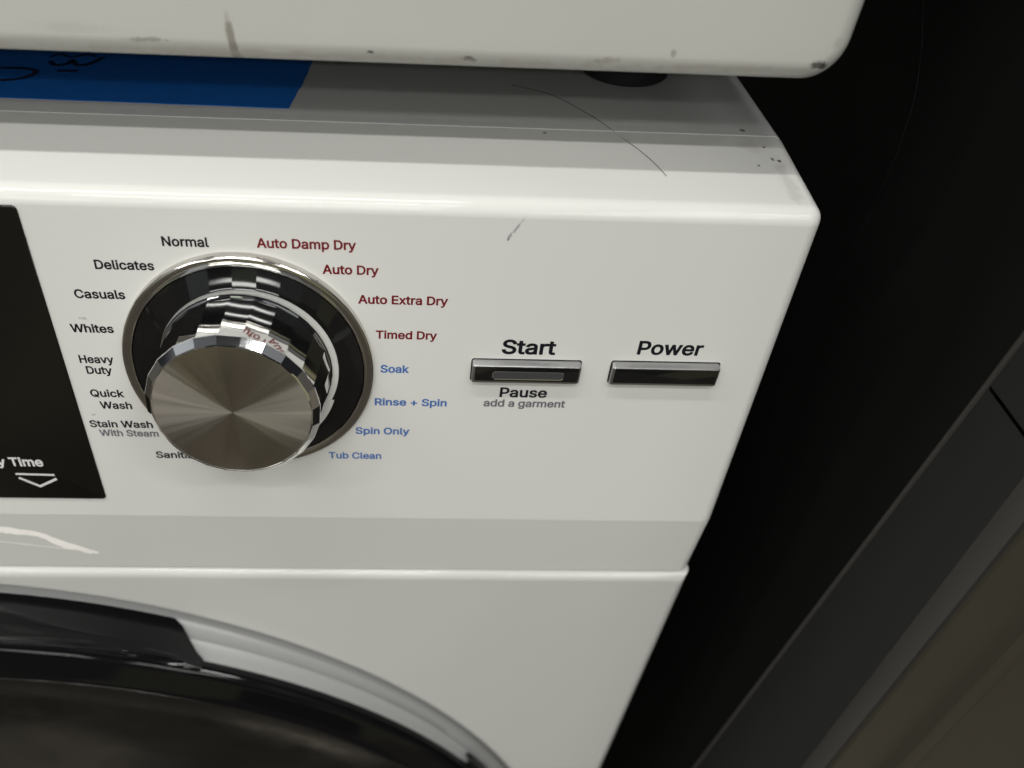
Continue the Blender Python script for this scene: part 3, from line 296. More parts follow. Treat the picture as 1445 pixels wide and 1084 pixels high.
'n':(410,[140,252,148,271,158,286,172,296,190,303,209,305,236,300,256,287,264,275,270,258,272,234,272,-24,381,-24,381,241,379,274,373,305,362,332,338,365,307,390,269,404,228,409,195,406,166,397,138,382,114,360,94,330,66,263,136,263,136,403,29,403,29,-24,138,-24,138,225,136,380],[29,30,26,26,25,29,25,26,27,29,25,24,24,28,29,3,4,23,4,22,23,30,31,32,26,30,32,32,0,26,27,26,0,0,1,27,1,2,27,6,20,5,21,5,20,20,6,19,10,11,12,12,13,10,10,13,9,13,14,9,14,15,9,8,9,15,15,16,8,7,8,16,16,17,7,17,18,7,6,7,18,19,6,18,22,4,5,5,21,22,25,27,24,33,24,27,3,23,33,33,27,2,2,3,33,28,24,33]),
'o':(415,[245,-29,280,-20,311,-4,339,17,362,44,381,74,394,109,402,147,405,187,404,219,399,248,392,276,381,302,362,333,339,359,311,380,280,396,245,405,207,409,170,405,136,396,104,380,76,359,53,333,35,302,24,276,16,248,12,219,10,187,13,147,21,109,34,74,53,44,76,17,104,-4,136,-20,170,-29,207,-32,180,74,160,85,143,103,131,127,125,145,122,166,120,187,122,210,125,231,131,249,143,273,160,291,180,302,207,306,235,302,256,291,272,273,285,249,290,230,294,210,295,187,294,166,290,145,285,127,272,103,256,85,235,74,207,71],[28,29,43,43,44,28,27,28,44,36,38,35,38,39,35,49,50,20,50,19,20,35,39,34,33,34,39,39,40,33,32,33,40,31,32,40,40,41,31,30,31,41,41,42,30,29,30,42,43,29,42,27,44,45,26,27,45,45,46,26,25,26,46,46,47,25,24,25,47,47,48,24,23,24,48,22,23,48,48,49,22,21,22,49,49,20,21,64,65,0,51,52,17,64,0,1,63,64,1,52,53,16,17,52,16,7,8,59,58,59,8,8,9,58,57,58,9,9,10,57,63,1,2,2,3,63,62,63,3,3,4,62,4,5,62,61,62,5,5,6,61,60,61,6,6,7,60,7,59,60,57,10,56,10,11,56,55,56,11,11,12,55,54,55,12,12,13,54,13,14,54,53,54,14,14,15,53,16,53,15,0,65,37,36,37,65,38,36,65,19,50,51,18,19,51,51,17,18]),
'p':(424,[138,-167,138,35,105,35,107,32,120,15,138,-2,162,-18,193,-29,229,-32,264,-29,297,-20,327,-4,353,17,374,44,392,74,402,100,409,128,413,158,414,189,413,220,409,249,402,277,391,303,374,333,352,360,326,381,296,396,264,405,229,409,192,405,161,394,137,379,119,362,107,345,105,343,136,343,136,403,29,403,29,-167,196,74,176,84,160,101,147,124,142,143,138,165,137,189,138,214,142,235,147,254,160,276,175,292,195,302,220,306,245,302,265,292,281,275,294,252,299,234,303,213,304,189,303,166,299,145,294,126,281,102,265,85,245,75,220,71,138,-2,136,378],[37,38,2,4,3,38,2,38,3,37,34,33,33,32,37,3,4,1,2,3,1,37,2,45,45,46,37,34,37,46,33,34,35,32,33,35,35,31,68,37,32,36,66,39,7,7,39,6,51,52,29,51,29,30,1,5,6,6,39,1,39,40,1,40,41,1,2,1,41,41,42,2,42,43,2,43,44,2,45,2,44,34,46,47,47,48,34,48,49,34,35,34,49,49,50,35,50,51,35,51,30,35,31,35,30,65,8,9,28,53,27,65,9,10,64,65,10,53,54,26,27,53,26,17,18,59,18,19,59,58,59,19,19,20,58,64,10,11,11,12,64,63,64,12,12,13,63,13,14,63,62,63,14,14,15,62,61,62,15,15,16,61,60,61,16,16,17,60,17,59,60,58,20,57,20,21,57,56,57,21,21,22,56,55,56,22,22,23,55,23,24,55,54,55,24,24,25,54,26,54,25,66,7,8,8,65,66,53,28,52,29,52,28,4,38,0,0,67,4,1,4,67,5,1,67,32,35,68,36,32,68]),
'r':(259,[138,-24,138,235,140,256,147,271,157,284,170,293,187,299,208,302,217,301,227,301,267,294,267,407,230,408,212,409,174,404,139,387,111,362,101,345,136,345,136,403,29,403,29,-24,136,384],[16,17,18,17,16,20,0,1,21,20,21,1,17,20,1,1,2,17,2,3,17,18,15,22,20,16,19,14,6,7,10,11,9,11,12,9,8,9,12,13,8,12,8,13,7,14,7,13,17,3,4,18,17,4,4,5,18,5,6,18,6,14,18,15,18,14,16,18,22,19,16,22]),
's':(365,[213,-30,242,-25,270,-15,305,5,332,33,350,68,355,107,348,151,324,188,300,207,270,222,236,232,178,246,153,254,140,262,135,268,133,277,136,287,145,297,163,305,187,308,212,305,227,297,238,284,255,250,356,273,335,327,318,355,293,378,263,395,228,405,187,408,158,407,131,401,105,392,72,373,45,346,28,312,23,274,26,243,37,215,55,191,79,172,109,157,143,147,206,132,226,125,237,118,242,111,243,104,241,93,230,82,210,73,181,70,156,73,138,80,126,93,108,134,5,112,23,53,43,22,71,-2,103,-19,128,-26,154,-31,182,-32],[58,59,57,53,54,64,13,44,12,64,54,63,19,32,33,63,54,62,54,55,62,61,62,55,55,56,61,60,61,56,59,60,56,57,59,56,44,13,43,13,14,43,42,43,14,41,42,14,14,15,41,40,41,15,39,40,15,15,16,39,38,39,16,37,38,16,16,17,37,36,37,17,35,36,17,17,18,35,34,35,18,18,19,34,19,33,34,45,46,11,20,21,30,31,20,30,5,6,49,25,26,24,52,0,1,1,2,52,51,52,2,2,3,51,50,51,3,3,4,50,4,5,50,5,49,50,49,6,48,6,7,48,7,8,48,47,48,8,8,9,47,9,10,47,46,47,10,11,46,10,24,26,23,26,27,23,22,23,27,27,28,22,28,29,22,21,22,29,30,21,29,53,64,65,65,0,53,0,52,53,12,44,45,45,11,12,32,19,20,20,31,32]),
't':(227,[-18,403,-18,303,228,303,228,403,41,92,44,59,56,29,75,4,102,-14,133,-25,168,-28,181,-28,195,-27,208,-24,241,-16,220,81,182,75,171,74,158,76,154,78,152,83,150,99,150,495,41,495,150,303,150,403,41,403,41,303],[5,6,20,4,5,20,20,21,4,17,11,16,11,17,10,18,10,17,15,13,14,16,11,12,12,13,16,13,15,16,10,18,9,8,9,18,18,19,8,7,8,19,6,7,19,20,6,19,2,3,25,0,1,27,24,2,25,22,23,25,26,25,23,24,25,26,27,24,26,26,0,27,21,24,27,4,21,27]),
'u':(410,[214,-26,244,-18,271,-3,295,19,315,49,343,116,274,116,274,-24,381,-24,381,403,272,403,272,154,269,128,262,108,251,94,237,83,220,77,201,74,173,79,154,92,146,104,140,122,138,145,138,403,29,403,29,138,31,105,37,75,48,47,71,14,103,-10,141,-25,182,-29,274,0],[24,25,22,32,17,18,32,18,31,31,18,30,18,19,30,29,30,19,28,29,19,19,20,28,27,28,20,20,21,27,26,27,21,25,26,21,22,25,21,24,22,23,16,1,2,15,16,2,5,8,9,4,3,8,8,5,4,8,3,7,4,5,6,5,9,11,10,11,9,13,14,6,12,13,6,6,5,12,5,11,12,17,32,0,0,1,17,1,16,17,3,4,6,33,3,6,15,2,33,33,6,14,14,15,33,7,3,33]),
'v':(389,[243,-24,406,403,288,403,201,163,193,140,186,116,180,93,171,60,152,-3,237,-3,219,60,210,93,203,116,196,140,188,163,101,403,-17,403,146,-24,195,144],[17,8,16,14,5,4,5,14,6,16,8,7,7,6,16,6,14,16,15,16,14,3,13,12,12,11,3,0,1,9,10,9,1,10,1,11,3,11,1,1,2,3,8,17,0,0,9,8,7,8,9,9,10,7,6,7,10,10,11,6,5,6,11,11,12,5,4,5,12,12,13,4,13,3,18,4,13,18,14,4,18]),
'w':(567,[217,-24,271,165,278,191,286,219,300,275,321,362,246,362,267,275,274,246,281,219,296,165,350,-24,447,-24,577,403,462,403,410,220,404,195,397,169,390,141,382,111,375,80,361,17,432,17,419,80,412,112,405,141,398,169,391,195,385,220,335,403,234,403,183,220,176,195,169,168,162,140,155,111,148,79,135,17,205,17,192,80,184,112,177,142,170,170,163,196,157,220,105,403,-10,403,120,-24,284,211,397,171,170,171],[46,47,37,37,36,46,36,35,46,44,34,43,43,34,33,34,44,35,46,35,44,45,46,44,40,39,1,41,40,1,8,7,31,7,6,31,37,47,0,0,38,37,36,37,38,38,39,36,35,36,39,39,40,35,34,35,40,40,41,34,33,34,41,42,33,41,41,1,42,32,42,1,1,2,32,2,31,32,20,19,10,19,18,10,3,10,28,4,3,28,5,4,28,16,25,15,26,17,25,25,16,26,23,22,12,12,13,23,24,23,13,15,25,24,24,13,15,13,14,15,12,22,11,21,11,22,20,21,22,22,23,20,19,20,23,23,24,19,18,19,24,24,25,18,25,17,18,10,18,17,17,27,10,28,10,27,2,48,9,31,2,9,8,31,9,9,3,8,3,4,8,7,8,4,6,7,4,4,5,6,30,6,5,5,29,30,39,38,1,38,0,1,3,9,48,10,3,48,21,20,10,11,21,10,26,16,49,17,26,49,27,17,49,29,5,28,6,30,31,42,32,50,33,42,50,43,33,50]),
'x':(379,[104,-24,168,72,185,99,199,125,212,147,247,206,130,206,166,147,179,124,194,99,211,72,274,-24,404,-24,193,265,193,118,397,403,269,403,213,319,196,291,181,265,169,241,133,182,250,182,214,241,200,265,185,291,168,318,113,403,-17,403,187,120,187,269,-25,-24,189,106,242,197,236,206,193,206,205,134,246,192,147,206,139,191,144,182,193,182,233,182,239,182,245,190,241,196,235,206,233,210,191,282,137,189,142,182,158,160,187,182,187,206,173,249,142,206,135,197,133,194],[6,26,28,27,28,26,8,1,2,8,2,32,31,0,1,21,31,1,7,21,1,1,8,7,54,19,26,19,25,26,3,10,36,10,3,9,17,23,5,17,5,15,15,16,17,11,12,10,12,22,10,24,13,23,23,17,24,18,24,17,13,24,30,24,18,48,33,5,34,5,23,34,3,14,32,29,8,32,14,29,32,9,3,32,6,56,55,47,34,23,34,47,46,3,36,14,8,29,7,41,14,36,4,36,43,22,12,37,43,36,22,10,22,36,5,33,37,15,5,37,35,13,53,21,7,51,49,21,50,35,53,41,7,29,51,33,34,45,35,41,42,4,42,41,36,4,41,37,33,45,42,4,43,22,37,44,43,22,44,42,43,45,43,44,45,44,37,45,35,42,46,42,45,46,34,46,45,13,35,47,35,46,47,23,13,47,19,30,48,30,24,48,25,19,48,6,28,57,40,39,50,39,49,50,40,50,51,50,21,51,29,14,41,41,52,29,40,51,52,51,29,52,38,39,40,53,38,52,40,52,38,52,41,53,20,38,53,19,54,30,13,30,53,20,53,54,53,30,54,38,20,55,20,54,55,6,55,54,26,6,54,39,38,55,56,39,55,49,39,57,39,56,57,56,6,57,21,49,57,31,21,57]),
'y':(389,[48,-164,61,-167,75,-169,92,-169,122,-166,149,-158,174,-143,195,-123,212,-97,226,-67,406,403,288,403,201,163,193,140,186,116,179,93,170,60,152,-3,238,-3,219,60,210,93,203,116,196,140,188,163,101,403,-17,403,137,-2,128,-27,120,-47,113,-57,106,-63,99,-65,89,-66,75,-64,44,-58,18,-154,195,144],[0,34,35,32,2,3,33,1,2,2,32,33,1,33,0,34,0,33,4,5,31,30,31,5,4,31,3,32,3,31,22,13,14,23,14,13,14,23,15,12,21,20,10,18,9,18,10,19,19,10,20,12,20,10,10,11,12,9,18,17,18,19,17,16,17,19,19,20,16,15,16,20,20,21,15,14,15,21,22,14,21,21,12,22,22,12,36,30,5,6,29,30,6,6,7,29,28,29,7,7,8,28,8,9,28,27,28,9,9,17,27,26,27,17,17,16,26,24,25,23,13,22,36,23,13,36,16,15,26,15,23,25,25,26,15]),
'z':(380,[363,-24,363,80,150,80,150,52,357,323,357,403,24,403,24,299,230,299,230,328,18,54,18,-24,172,80,208,299],[10,11,3,3,2,10,9,8,4,9,4,5,3,11,0,0,1,3,3,1,12,7,13,9,6,7,9,9,5,6,2,3,12,8,2,12,4,8,12,8,9,13,2,8,13,10,2,13])}
def word(name, text, x0, x1, z, cap, material, parent, lift=.025, label=None, fy=face_y):
    verts, faces, adv = [], [], 0
    xs = []
    for ch in text:
        a, v, f = G[ch]
        k = len(verts)
        for i in range(0, len(v), 2): verts.append((v[i] + adv, v[i + 1])); xs.append(v[i] + adv)
        faces += [(k + f[i], k + f[i + 1], k + f[i + 2]) for i in range(0, len(f), 3)]
        adv += a
    lo, hi = min(xs), max(xs); sx_ = (x1 - x0) / (hi - lo); sz_ = cap / 522.
    out = [(x0 + (x_ - lo) * sx_, fy(z + z_ * sz_) - lift, z + z_ * sz_) for x_, z_ in verts]
    o = build(name, MB().add(out, faces), material, parent, 0, label=label)
    for p_ in o.data.polygons:
        if p_.normal.y > 0: p_.flip()
    return o
LAB = [('Normal', -17.5, -5.9, 33.8, 2.45, 'black'), ('Delicates', -35.5, -20.6, 27.1, 2.45, 'black'), ('Casuals', -42.6, -29.6, 18.7, 2.45, 'black'),
       ('Whites', -46.2, -34.8, 8.4, 2.45, 'black'), ('Heavy', -46.3, -36.9, -1.4, 2.45, 'black'), ('Duty', -45.2, -38.1, -5.0, 2.45, 'black'),
       ('Quick', -46.0, -36.4, -12.9, 2.45, 'black'), ('Wash', -44.2, -35.1, -17.1, 2.45, 'black'), ('Stain Wash', -48.8, -30.4, -24.0, 2.45, 'black'),
       ('With Steam', -46.7, -29.3, -27.3, 2.35, 'grey'), ('Sanitize', -31.6, -18.0, -35.6, 2.45, 'black'),
       ('Auto Damp Dry', 5.9, 30.8, 34.0, 2.45, 'red'), ('Auto Dry', 22.0, 36.5, 27.3, 2.45, 'red'), ('Auto Extra Dry', 31.0, 54.9, 19.0, 2.45, 'red'),
       ('Timed Dry', 35.7, 52.5, 8.4, 2.45, 'red'), ('Soak', 37.0, 45.2, -2.7, 2.45, 'blue'), ('Rinse + Spin', 35.4, 56.5, -14.2, 2.45, 'blue'),
       ('Spin Only', 29.6, 45.9, -25.0, 2.45, 'blue'), ('Tub Clean', 21.2, 37.4, -34.8, 2.45, 'blue'),
       ('Start', 70.7, 85.9, 4.4, 4.4, 'black'), ('Pause', 71.7, 85.6, -10.4, 3.25, 'black'), ('add a garment', 67.3, 91.5, -13.9, 2.5, 'grey'),
       ('Power', 108.9, 127.4, 5.1, 4.2, 'black')]
for t_, x0, x1, z, cap, c_ in LAB:
    word('printed_word', t_, x0, x1, z, cap, c_ + '_print', panel, label='printed words "%s" in %s' % (t_, {'red': 'dark red'}.get(c_, c_)))

# display: dark plate set into the panel
def plate(x0, x1, z0, z1, t, rad, n_=6):
    pts = []
    for cx_, cz_, a0 in ((x1 - rad, z1 - rad, 0), (x0 + rad, z1 - rad, 90), (x0 + rad, z0 + rad, 180), (x1 - rad, z0 + rad, 270)):
        for k in range(n_ + 1):
            a = math.radians(a0 + 90 * k / n_); pts.append((cx_ + rad * math.cos(a), cz_ + rad * math.sin(a)))
    def loop(inset, dy):
        cxm, czm = (x0 + x1) / 2, (z0 + z1) / 2; o_ = []
        for x_, z_ in pts:
            xx = x_ - math.copysign(inset, x_ - cxm); zz = z_ - math.copysign(inset, z_ - czm)
            o_.append((xx, face_y(zz) + dy, zz))
        return o_
    return loop
lp = plate(-170, -50.5, -53.0, 43.2, .6, 1.3)
disp = build('display_window', MB().loops([lp(0, 1.0), lp(0, -.25), lp(.12, -.42), lp(.3, -.5)], True, False, True), 'display', washer, 35)
word('display_text', 'Dry Time', -84.6, -66.3, -39.2, 3.3, 'white_print', disp, lift=.58)
def strip2d(pts, w):
    """flat stroke of width w through (x, z) points on the panel, mitred"""
    L, R = [], []
    P = [Vector((a, b_)) for a, b_ in pts]
    for i, p_ in enumerate(P):
        d0 = (P[i] - P[i - 1]).normalized() if i else (P[1] - P[0]).normalized()
        d1 = (P[i + 1] - P[i]).normalized() if i < len(P) - 1 else d0
        n0, n1 = Vector((-d0.y, d0.x)), Vector((-d1.y, d1.x)); nm = (n0 + n1).normalized(); k = w / 2 / max(.3, nm.dot(n0))
        L.append(p_ + nm * k); R.append(p_ - nm * k)
    return L, R
def stroke(name, pts, w, material, parent, lift, fy=face_y):
    L, R = strip2d(pts, w)
    vs = [(q.x, fy(q.y) - lift, q.y) for q in L] + [(q.x, fy(q.y) - lift, q.y) for q in R]
    k = len(L)
    return build(name, MB().add(vs, [(i, i + 1, k + i + 1, k + i) for i in range(k - 1)]), material, parent, 0)
stroke('arrow_bar', [(-75.9, -42.55), (-64.1, -42.8)], .75, 'white_print', disp, .58)
stroke('arrow_chevron', [(-75.4, -44.1), (-69.8, -47.6), (-63.9, -44.4)], .85, 'white_print', disp, .58)

# dial: chrome rim, black ring, faceted chrome knob, spun metal face
dial = bpy.data.objects.new('dial', None); col.objects.link(dial); dial.parent = washer; dial['_base'] = washer['_base']; dial.empty_display_size = .02
DX, DZ = 0.6, -1.9
fy0 = face_y(DZ)
build('trim_ring', MB().loops(lathe(DX, DZ, [(1.5, 34.6), (-1.1, 34.6), (-1.5, 34.45), (-1.68, 34.15), (-1.72, 33.9), (-1.62, 32.3), (-1.5, 32.0), (-1.2, 31.8), (0, 31.7)], 128, fy0)), 'dark_chrome', dial, 40)
build('black_ring', MB().loops(lathe(DX, DZ, [(0.0, 31.75), (-1.35, 31.6), (-1.0, 30.0), (-.3, 25.4), (-.3, 24.7), (2, 24.5)], 128, fy0)), 'gloss_black', dial, 60)
NF = 24
KX, KZ, LE = DX - .7, DZ + .1, (-.095, 0)
kp = [(-0.2, 23.0), (-0.7, 23.7), (-1.3, 23.85), (-1.8, 23.65), (-2.1, 23.4), (-2.5, 23.3), (-17.6, 22.5), (-17.8, 22.85), (-18.0, 23.1), (-18.3, 23.0), (-20.0, 21.35), (-20.15, 21.0), (-19.8, 20.85)]
loops = []
for i, (y, r) in enumerate(kp):
    fac = 0 if i < 4 else 1
    ring_ = []
    for k in range(NF * 2):
        a = math.pi * (k + .5) / NF
        # twenty-four flat flats: mid points pulled in to the chord, corners left out
        rr = r * (math.cos(math.pi / NF) if (k % 2 and fac) else 1.0)
        ring_.append((KX + LE[0] * -y + rr * math.cos(a), fy0 + y, KZ + rr * math.sin(a)))
    loops.append(ring_)
knob = build('knob_body', MB().loops(loops), 'chrome', dial, 6.5)
cap_l = lathe(KX, KZ, [(-19.7, 20.9), (-20.0, 20.8), (-20.05, 20.4), (-20.1, 10), (-20.1, .05)], 96, fy0, LE)
capo = build('knob_cap', MB().loops(cap_l, True, False, True), 'spun', dial, 30)
# origin of the cap on the dial axis so that the lathe marks run round it
off = Vector((KX + LE[0] * 20.1, fy0 - 20.1, KZ)) * S - Vector(washer['_base'])
capo.data.transform(Matrix.Translation(-off)); capo.location = off

# push buttons: bevelled chrome bars
def button(name, x0, x1, z0, z1, label):
    f0 = face_y((z0 + z1) / 2)
    sec = [(1.0, 0), (-.3, 0), (-2.7, .75), (-3.1, 1.15), (-3.3, 1.6), (-3.3, z1 - z0 - 1.25), (-3.05, z1 - z0 - 1.7), (-2.75, z1 - z0 - 2.0), (-.35, z1 - z0 - .15), (1.0, z1 - z0)]
    hh = z1 - z0
    sec = [(1.0, 0), (-.5, .0), (-2.9, .30), (-3.25, .5), (-3.35, .8), (-3.35, hh - 1.0), (-3.27, hh - .75), (-3.05, hh - .62), (-.4, hh), (1.0, hh)]
    sec = [(y * .64 if y < 0 else y, z_) for y, z_ in sec]
    lps = []
    for xx, ins, d in ((x0, .5, .5), (x0 + .25, .2, .2), (x0 + .8, 0, 0), (x1 - .8, 0, 0), (x1 - .25, .2, .2), (x1, .5, .5)):
        zc = (z0 + z1) / 2
        lps.append([(xx, f0 + (y + d * .6 if y < -1 else y), zc + (z0 + zz - zc) * (1 - ins / (z1 - z0))) for y, zz in sec])
    return build(name, MB().loops(lps, True, True, True), 'satin_chrome', washer, 28, label=label), f0
def dark_reflection_plate(bo, x0, x1, z0, z1, f0):
    q = plate(x0 + .7, x1 - .5, z0 + 1.15, z1 - .95, .3, .35)
    fl_ = lambda i_, y: [(x_, f0 + y, z_) for x_, _, z_ in q(i_, 0)]
    build('button_dark_reflection', MB().loops([fl_(0, -1.9), fl_(0, -2.18), fl_(.06, -2.2)], True, False, True), 'gloss_black', bo, 35)  # black plate: the chrome front's dark reflection painted as colour
sb, f0 = button('push_button', 62.9, 93.6, -4.5, 2.3, 'chrome start and pause bar button')
pb, f0 = button('push_button', 102.6, 133.4, -4.4, 2.5, 'chrome power bar button')
dark_reflection_plate(sb, 62.9, 93.6, -4.5, 2.3, f0); dark_reflection_plate(pb, 102.6, 133.4, -4.4, 2.5, f0)
lpw = plate(68.6, 88.9, -2.75, -.05, .3, .8)
def wl(inset, y): return [(x_, f0 + y, z_) for x_, _, z_ in lpw(inset, 0)]
build('button_window', MB().loops([wl(-.16, -2.1), wl(-.16, -2.25), wl(0, -2.29)], True), 'chrome', sb, 35)
build('indicator_strip', MB().loops([wl(0, -2.17), wl(.02, -2.25)], True, False, True), 'window', sb, 35)
# recess line round each button
for bo, x0, x1, z0, z1 in ((sb, 62.9, 93.6, -4.5, 2.3), (pb, 102.6, 133.4, -4.4, 2.5)):
    q = plate(x0 - .35, x1 + .35, z0 - .35, z1 + .35, .3, .8)
    q2 = plate(x0 + .2, x1 - .2, z0 + .2, z1 - .2, .3, .5)
    build('button_gap', MB().loops([q(0, -.03), q2(0, -.05)], True), 'gloss_black', bo, 0)

# top sheet
TZ = 49.55
tp = MB().loops([[(XL, y, z) for y, z in ((38.6, 44), (38.6, TZ), (600, TZ), (600, 44))], [(147.2, y, z) for y, z in ((38.6, 44), (38.6, TZ), (600, TZ), (600, 44))]], True, True, True)
topo = build('top_panel', tp, 'top', washer, 35, bevel=[(5.0, 6, lambda x, y, z, e: x > 147.1 and y > 38.7), (.2, 2, lambda x, y, z, e: y < 39 and z > 48)])
stains(M['top'], Vector(washer['_base']), [
    (142.4, 37.2, 50, .5, .6, 4, 0, (.05, .03, .03), .9, 2500, .95), (136.5, 41.7, TZ, .8, 1.0, 4, 0, (.06, .06, .06), .85, 1500, .95),
    (20, 41, TZ, 130, 2.4, 4, 0, (.38, .38, .38), .25, 120, 1.3)])
stains(M['panel'], Vector(washer['_base']), [
    (140.6, 25.9, 49, .55, .8, 4, 0, (.05, .04, .04), .85, 2500, 1.0), (142.2, 25.2, 49, .5, .7, 4, 0, (.03, .02, .02), .95, 2500, .9),
    (136.0, 22.5, 49, .4, .6, 4, 0, (.06, .05, .05), .85, 2500, .95), (139.9, 32.3, 49, .45, .6, 4, 0, (.08, .03, .03), .85, 2500, .95),
    (80.7, 36.2, 49, .6, .8, 4, 0, (.08, .08, .08), .7, 2500, 1.0)])

# lower cabinet with the round door opening
DCX, DCZ, DR, BY = -133., -362., 263.6, -0.6
ZT, ZB, XRB, XLB = -91.0, -790., 150.9, -416.
def warp(x, y, z):
    if x > 100:
        x -= min(5., .021 * (ZT - z)) * min(1., (x - 100) / 40)
    return (x, y, z)
NA = 192
angs = sorted([2 * math.pi * k / NA for k in range(NA)])
def rect_pt(a, x0, x1, z0, z1, corners={}):
    c_, s_ = math.cos(a), math.sin(a); ts = []
    if c_ > 1e-9: ts.append((x1 - DCX) / c_)
    if c_ < -1e-9: ts.append((x0 - DCX) / c_)
    if s_ > 1e-9: ts.append((z1 - DCZ) / s_)
    if s_ < -1e-9: ts.append((z0 - DCZ) / s_)
    t = min(ts); return DCX + t * c_, DCZ + t * s_
for cx_, cz_ in ((XRB, ZT), (XLB, ZT), (XRB, ZB), (XLB, ZB)):
    a = math.atan2(cz_ - DCZ, cx_ - DCX) % (2 * math.pi); angs.append(a)
angs = sorted(angs)
def rloop(ins, y): 
    # the same fraction of the full rectangle for every loop keeps corners on the diagonal
    o_ = []
    for a in angs:
        x_, z_ = rect_pt(a, XLB, XRB, ZB, ZT)
        x_ = max(XLB + ins, min(XRB - ins, x_)); z_ = max(ZB + ins, min(ZT - ins, z_))
        o_.append(warp(x_, y, z_))
    return o_
def cloop(r, y): return [(DCX + r * math.cos(a), y, DCZ + r * math.sin(a)) for a in angs]
def mixl(l0, l1, t): return [tuple(p0[i] * (1 - t) + p1[i] * t for i in range(3)) for p0, p1 in zip(l0, l1)]
R0 = 4.0
lps = [cloop(DR, 40), cloop(DR, 3.5)] + [cloop(DR + 2.2 * (1 - math.cos(q)), BY + 2.2 - 2.2 * math.sin(q)) for q in [math.pi / 2 * k / 5 for k in range(1, 6)]]
inner = cloop(DR + 2.6, BY); outer = rloop(R0, BY)
lps += [inner, mixl(inner, outer, .35), mixl(inner, outer, .7)]
lps += [rloop(R0 * (1 - math.sin(q)), BY + R0 * (1 - math.cos(q))) for q in [math.pi / 2 * k / 7 for k in range(8)]]
lps += [rloop(0, 40), rloop(0, 600)]
build('cabinet', MB().loops(lps, True, False, True), 'body', washer, 50)

# door: grey bezel, black rim, handle, smoked glass; the door hangs a touch forward at its left
def dloop(r, y, w=1.): return [(DCX + r * math.cos(a), y + .04 * (DCX + r * math.cos(a)) * w, DCZ + r * math.sin(a)) for a in [2 * math.pi * k / 256 for k in range(256)]]
door = bpy.data.objects.new('door', None); col.objects.link(door); door.parent = washer; door['_base'] = washer['_base']; door.empty_display_size = .1
build('door_bezel', MB().loops([dloop(262.4, 36, 0), dloop(260.6, 9, 0), dloop(259.6, 4, 0), dloop(257.6, 0.5, .2), dloop(256.5, -3.6, .55), dloop(256.9, -4.4, .6), dloop(256.8, -5.2, .65), dloop(256.2, -6.0, .7), dloop(256.0, -9, .9), dloop(255.4, -12.3, 1)]), 'grey_plastic', door, 50)
build('door_rim', MB().loops([dloop(254.6, -11.0), dloop(255.9, -12.4), dloop(255.9, -13.2), dloop(255.2, -16.6), dloop(254.2, -17.8), dloop(252.6, -18.5), dloop(247.5, -20.6), dloop(244.2, -22.0), dloop(243.2, -22.0), dloop(242.6, -21.2)]), 'door_black', door, 40)
build('door_glass', MB().loops([dloop(242.9, -21.0), dloop(242.2, -21.6), dloop(238, -20.0), dloop(215, -13.5), dloop(170, -6.5), dloop(90, -2), dloop(.5, 0)], True, False, True), 'glass', door, 60)
# handle: black grip that wraps the upper left of the rim back over the bezel
def hpt(a, r, y, w): 
    x_ = DCX + r * math.cos(a); return (x_, y + .04 * x_ * w, DCZ + r * math.sin(a))
A1 = math.atan2(-127.2 - DCZ, -39.0 - DCX)          # upper corner of the slanted end
A1 += math.radians(.9); A2 = A1 - math.radians(2.9)          # where it runs out on the rim
hl = []
NH = 120
for i in range(NH + 1):
    a = A2 + (math.pi - 2 * A2 + (math.pi / 2 - A1) * 0) * i / NH if False else A2 + (math.pi * .86 - A2) * i / NH
    t = min(1., max(0., (a - A2) / (A1 - A2))); t2 = t * t * (3 - 2 * t)
    yb = -12.6 + 13.6 * (.35 * t + .65 * t2)       # how far back the grip reaches here
    wb = 1 - t
    lift = .9 + 1.2 * t2
    row = []
    for k in range(9):
        q = k / 8
        y_ = yb * (1 - q) + -16.9 * q; w_ = wb * (1 - q) + 1 * q
        dip = -1.3 * math.sin(math.pi * min(1, q * 1.15)) * t2 * min(1., max(0., (a - A1 - .06) / .25))
        r_ = 256.3 + lift * (1 - .55 * q) + dip + (0 if q < .999 else -.8)
        row.append(hpt(a, r_, y_, w_))
    row = [hpt(a, 254.5, yb + 1.5, wb)] + row + [hpt(a, 252.5, -17.6, 1)]
    hl.append(row)
build('door_handle', MB().loops(hl, False), 'door_black', door, 30)
# little stop on the rim, lower right
at_ = math.atan2(-222 - DCZ, 70.6 - DCX)
tb = MB()
rows = []
for da, r_ in ((.006, 258.6), (0, 259.2), (-.05, 259.2), (-.20, 258.0)):
    rows.append([hpt(at_ + da, 254, -8.5, 1), hpt(at_ + da, r_ - .6, -8.5, 1), hpt(at_ + da, r_, -9.5, 1), hpt(at_ + da, r_, -13, 1), hpt(at_ + da, 254, -13.5, 1)])
build('door_stop', MB().loops(rows, False), 'door_black', door, 30)

